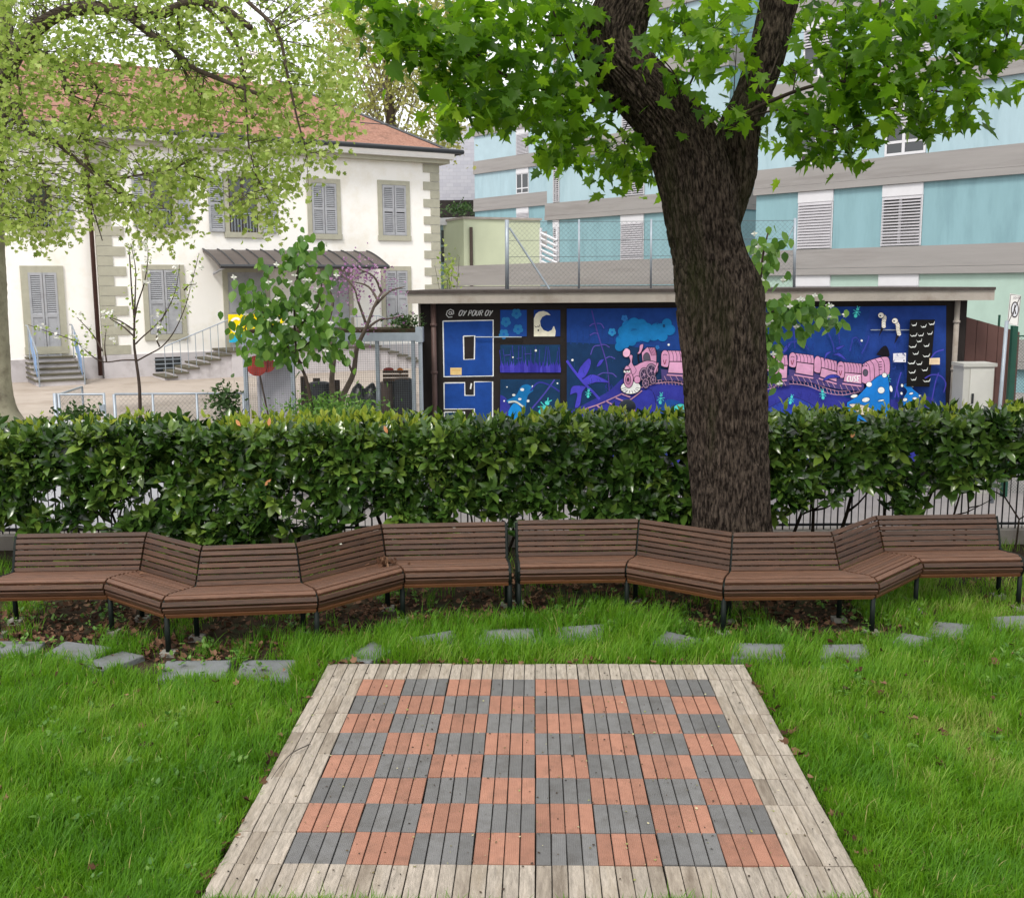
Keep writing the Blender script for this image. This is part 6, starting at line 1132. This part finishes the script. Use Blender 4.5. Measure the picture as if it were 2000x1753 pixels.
C = np.array(tips); k = 9; pos = np.repeat(C, k, 0) + np.repeat(rng.normal(size=(len(C), 3)) * .05, k, 0) + rng.normal(size=(len(C) * k, 3)) * .022; n = len(pos)
keep = np.repeat(rng.random(len(C)) < .62, k); link('blossom', scatter_mesh('blossom', SPK[0], SPK[1], pos[keep], frames(rdir(keep.sum()), rdir(keep.sum())), rng.uniform(.03, .055, keep.sum()), m_petal, rng.random(keep.sum())), ap)['kind'] = 'stuff'
pos2 = np.repeat(C, 5, 0) + rng.normal(size=(len(C) * 5, 3)) * .045; n = len(pos2); link('foliage', scatter_mesh('foliage', OVAL[0], OVAL[1], pos2, frames(rdir(n), rdir(n)), rng.uniform(.035, .065, n), m_plane, rng.random(n)), ap)['kind'] = 'stuff'
def dogwood(Y, base, stems, blobs, label, per=1.9):
    r_ = empty('dogwood_tree', tuple(atY(*base, Y).xy) + (-.5,), label, 'tree', 'white-flowering dogwoods')
    for i, b in enumerate(stems):
        P_ = bezier([atY(a, c, Y) for a, c in b], 4); n = len(P_); MB().tube(P_, [(.030 if i == 0 else .012) * (1 - .8 * k / n) + .002 for k in range(n)], 6).build('trunk' if i == 0 else 'branch', m_ybark, r_, True)
    pos = np.concatenate([np.array(atY(x, y, Y)) + rng.normal(size=(int(c * per), 3)) * [hw * Y / F * .55, .18, hh * Y / F * .55] for x, y, hw, hh, c in blobs]); n = len(pos)
    ax = rng.normal(size=(n, 3)) * [.45, .45, .2] + np.array([0, -.15, -.8]); nm = rng.normal(size=(n, 3)) * .45 + np.array([0, -.8, .35]); sc = rng.uniform(.10, .175, n); rn = np.clip(.5 + .28 * rng.normal(size=n), 0, 1); rot = frames(ax, nm)
    leaf_objects(r_, OVAL, pos, rot, sc, m_dog, rn, 'leaf')
    m = max(8, n // 10); q = pos[rng.choice(n, m)] + rng.normal(size=(m, 3)) * [.05, .08, .03] + [0, -.08, .05]; q = np.repeat(q, 4, 0); a = np.tile(np.array([[1., -.1, 0], [0, -.5, .8], [-1, -.1, 0], [0, .5, -.8]]), (m, 1)) + .25 * rdir(4 * m)
    link('bracts', scatter_mesh('bracts', OVAL[0], OVAL[1], q, frames(a, np.tile([0, -.85, .5], (4 * m, 1))), np.full(4 * m, .042), m_petal, rng.random(4 * m)), r_)['kind'] = 'stuff'
dogwood(14.6, (614, 850), [[(616, 850), (608, 790), (598, 740), (580, 690), (575, 600), (585, 500)], [(575, 690), (620, 660), (660, 660)], [(590, 710), (540, 650), (500, 590)], [(580, 640), (620, 600), (630, 540)]],
        [(585, 500, 40, 40, 30), (575, 560, 75, 45, 48), (560, 610, 85, 40, 52), (500, 580, 30, 40, 16), (520, 640, 50, 45, 34), (590, 650, 60, 45, 44), (545, 690, 45, 25, 18), (640, 640, 40, 45, 26), (660, 680, 30, 35, 16), (505, 680, 30, 30, 10)], 'dogwood with drooping green leaves and white flowers in front of the wire cage')
dogwood(13.6, (1480, 850), [[(1475, 850), (1470, 700), (1480, 600), (1490, 500), (1500, 455)], [(1480, 620), (1540, 600), (1620, 610)], [(1478, 680), (1500, 690), (1510, 700)]],
        [(1505, 470, 30, 22, 16), (1500, 520, 28, 30, 18), (1530, 590, 45, 18, 26), (1590, 605, 50, 18, 26), (1530, 615, 40, 20, 18), (1505, 660, 18, 45, 22), (1500, 720, 18, 30, 14), (1560, 640, 20, 12, 5), (1630, 625, 18, 12, 8)], 'dogwood with drooping green leaves half hidden behind the maple trunk')
rb = empty('redbud_tree', tuple(atY(660, 850, 15.7).xy) + (-.5,), 'small redbud with bare grey stems and purple-pink blossom before the villa', 'tree'); tips = []
for i, b in enumerate([[(662, 850), (668, 780), (690, 730), (697, 680), (715, 640), (730, 600), (745, 570)], [(650, 850), (650, 780), (648, 740), (652, 690), (640, 640), (650, 590), (640, 560)], [(712, 645), (740, 625), (760, 622), (790, 615)], [(716, 635), (700, 590), (690, 560), (660, 530)], [(730, 600), (760, 570), (790, 560)], [(745, 570), (730, 540), (700, 525)], [(740, 590), (720, 560), (690, 550)], [(690, 730), (675, 700), (660, 690)]]):
    P_ = bezier([atY(a, c, 15.7 + .1 * math.sin(i * 3 + k)) for k, (a, c) in enumerate(b)], 4); n = len(P_); MB().tube(P_, [(.05 if i < 2 else .018) * (1 - .8 * k / n) + .003 for k in range(n)], 7).build('trunk' if i < 2 else 'branch', m_gbark, rb, True); tips += P_[n // 2:]
C = np.array([p for p in tips if p.z > 1.6]); C = np.concatenate([C[::2], np.array([atY(a, b, 15.7) for a, b in zip(rng.normal(700, 42, 50), rng.normal(548, 18, 50))])])
k = 7; pos = np.repeat(C, k, 0) + rng.normal(size=(len(C) * k, 3)) * .085; n = len(pos); link('blossom', scatter_mesh('blossom', SPK[0], SPK[1], pos, frames(rdir(n), rdir(n)), rng.uniform(.022, .05, n), m_pinkp, rng.random(n)), rb)['kind'] = 'stuff'
def shrub(px, py, Y, w, h, n, size, m, label, T=OVAL, base=-.5, stems=7):
    c = atY(px, py, Y); r_ = empty('shrub', (c.x, Y, base), label, 'shrub'); pos = np.array(c) + rng.normal(size=(n, 3)) * [w * .45, w * .35, h * .42]; g = MB()
    for i in range(stems): g.tube([(c.x + random.gauss(0, .03), Y, base), (c.x + random.gauss(0, w * .15), Y, (base + c.z) / 2), tuple(pos[i])], [.012, .009, .004], 5)
    g.build('stems', m_ybark, r_); a = rdir(n) + np.array([0, -.2, .4]); tag(link('foliage', scatter_mesh('foliage', T[0], T[1], pos, frames(a, rdir(n)), rng.uniform(size * .6, size * 1.2, n), m, rng.random(n)), r_), kind='stuff')
shrub(152, 815, 16.0, .34, .22, 420, .07, m_shrub, 'dark low shrub in front of the small yard gate'); shrub(440, 785, 16.2, .27, .30, 380, .07, m_shrub, 'dark green bush beside the left post of the wire cage', stems=9)
shrub(645, 805, 14.6, .75, .28, 1500, .075, m_weed, 'bright green feathery bush rising just behind the hedge', LANCE); shrub(790, 630, 16.7, .28, .16, 500, .06, m_shrub, 'green plant growing on the roof of the wire cage', LANCE, zb1)
shrub(878, 540, 24, .28, .6, 160, .08, m_plane, 'leafy sapling growing at the villa corner behind the garage roof', OVAL, -.5); shrub(1690, 30, 60, .1, .1, 3, .05, m_shrub, 'x', OVAL, -.5) if False else None
shrub(900, 410, 90, 1.6, .7, 220, .3, m_shrub, 'balcony greenery at the foot of the far stone-clad building', OVAL, CB.uz(900, 428)[1])
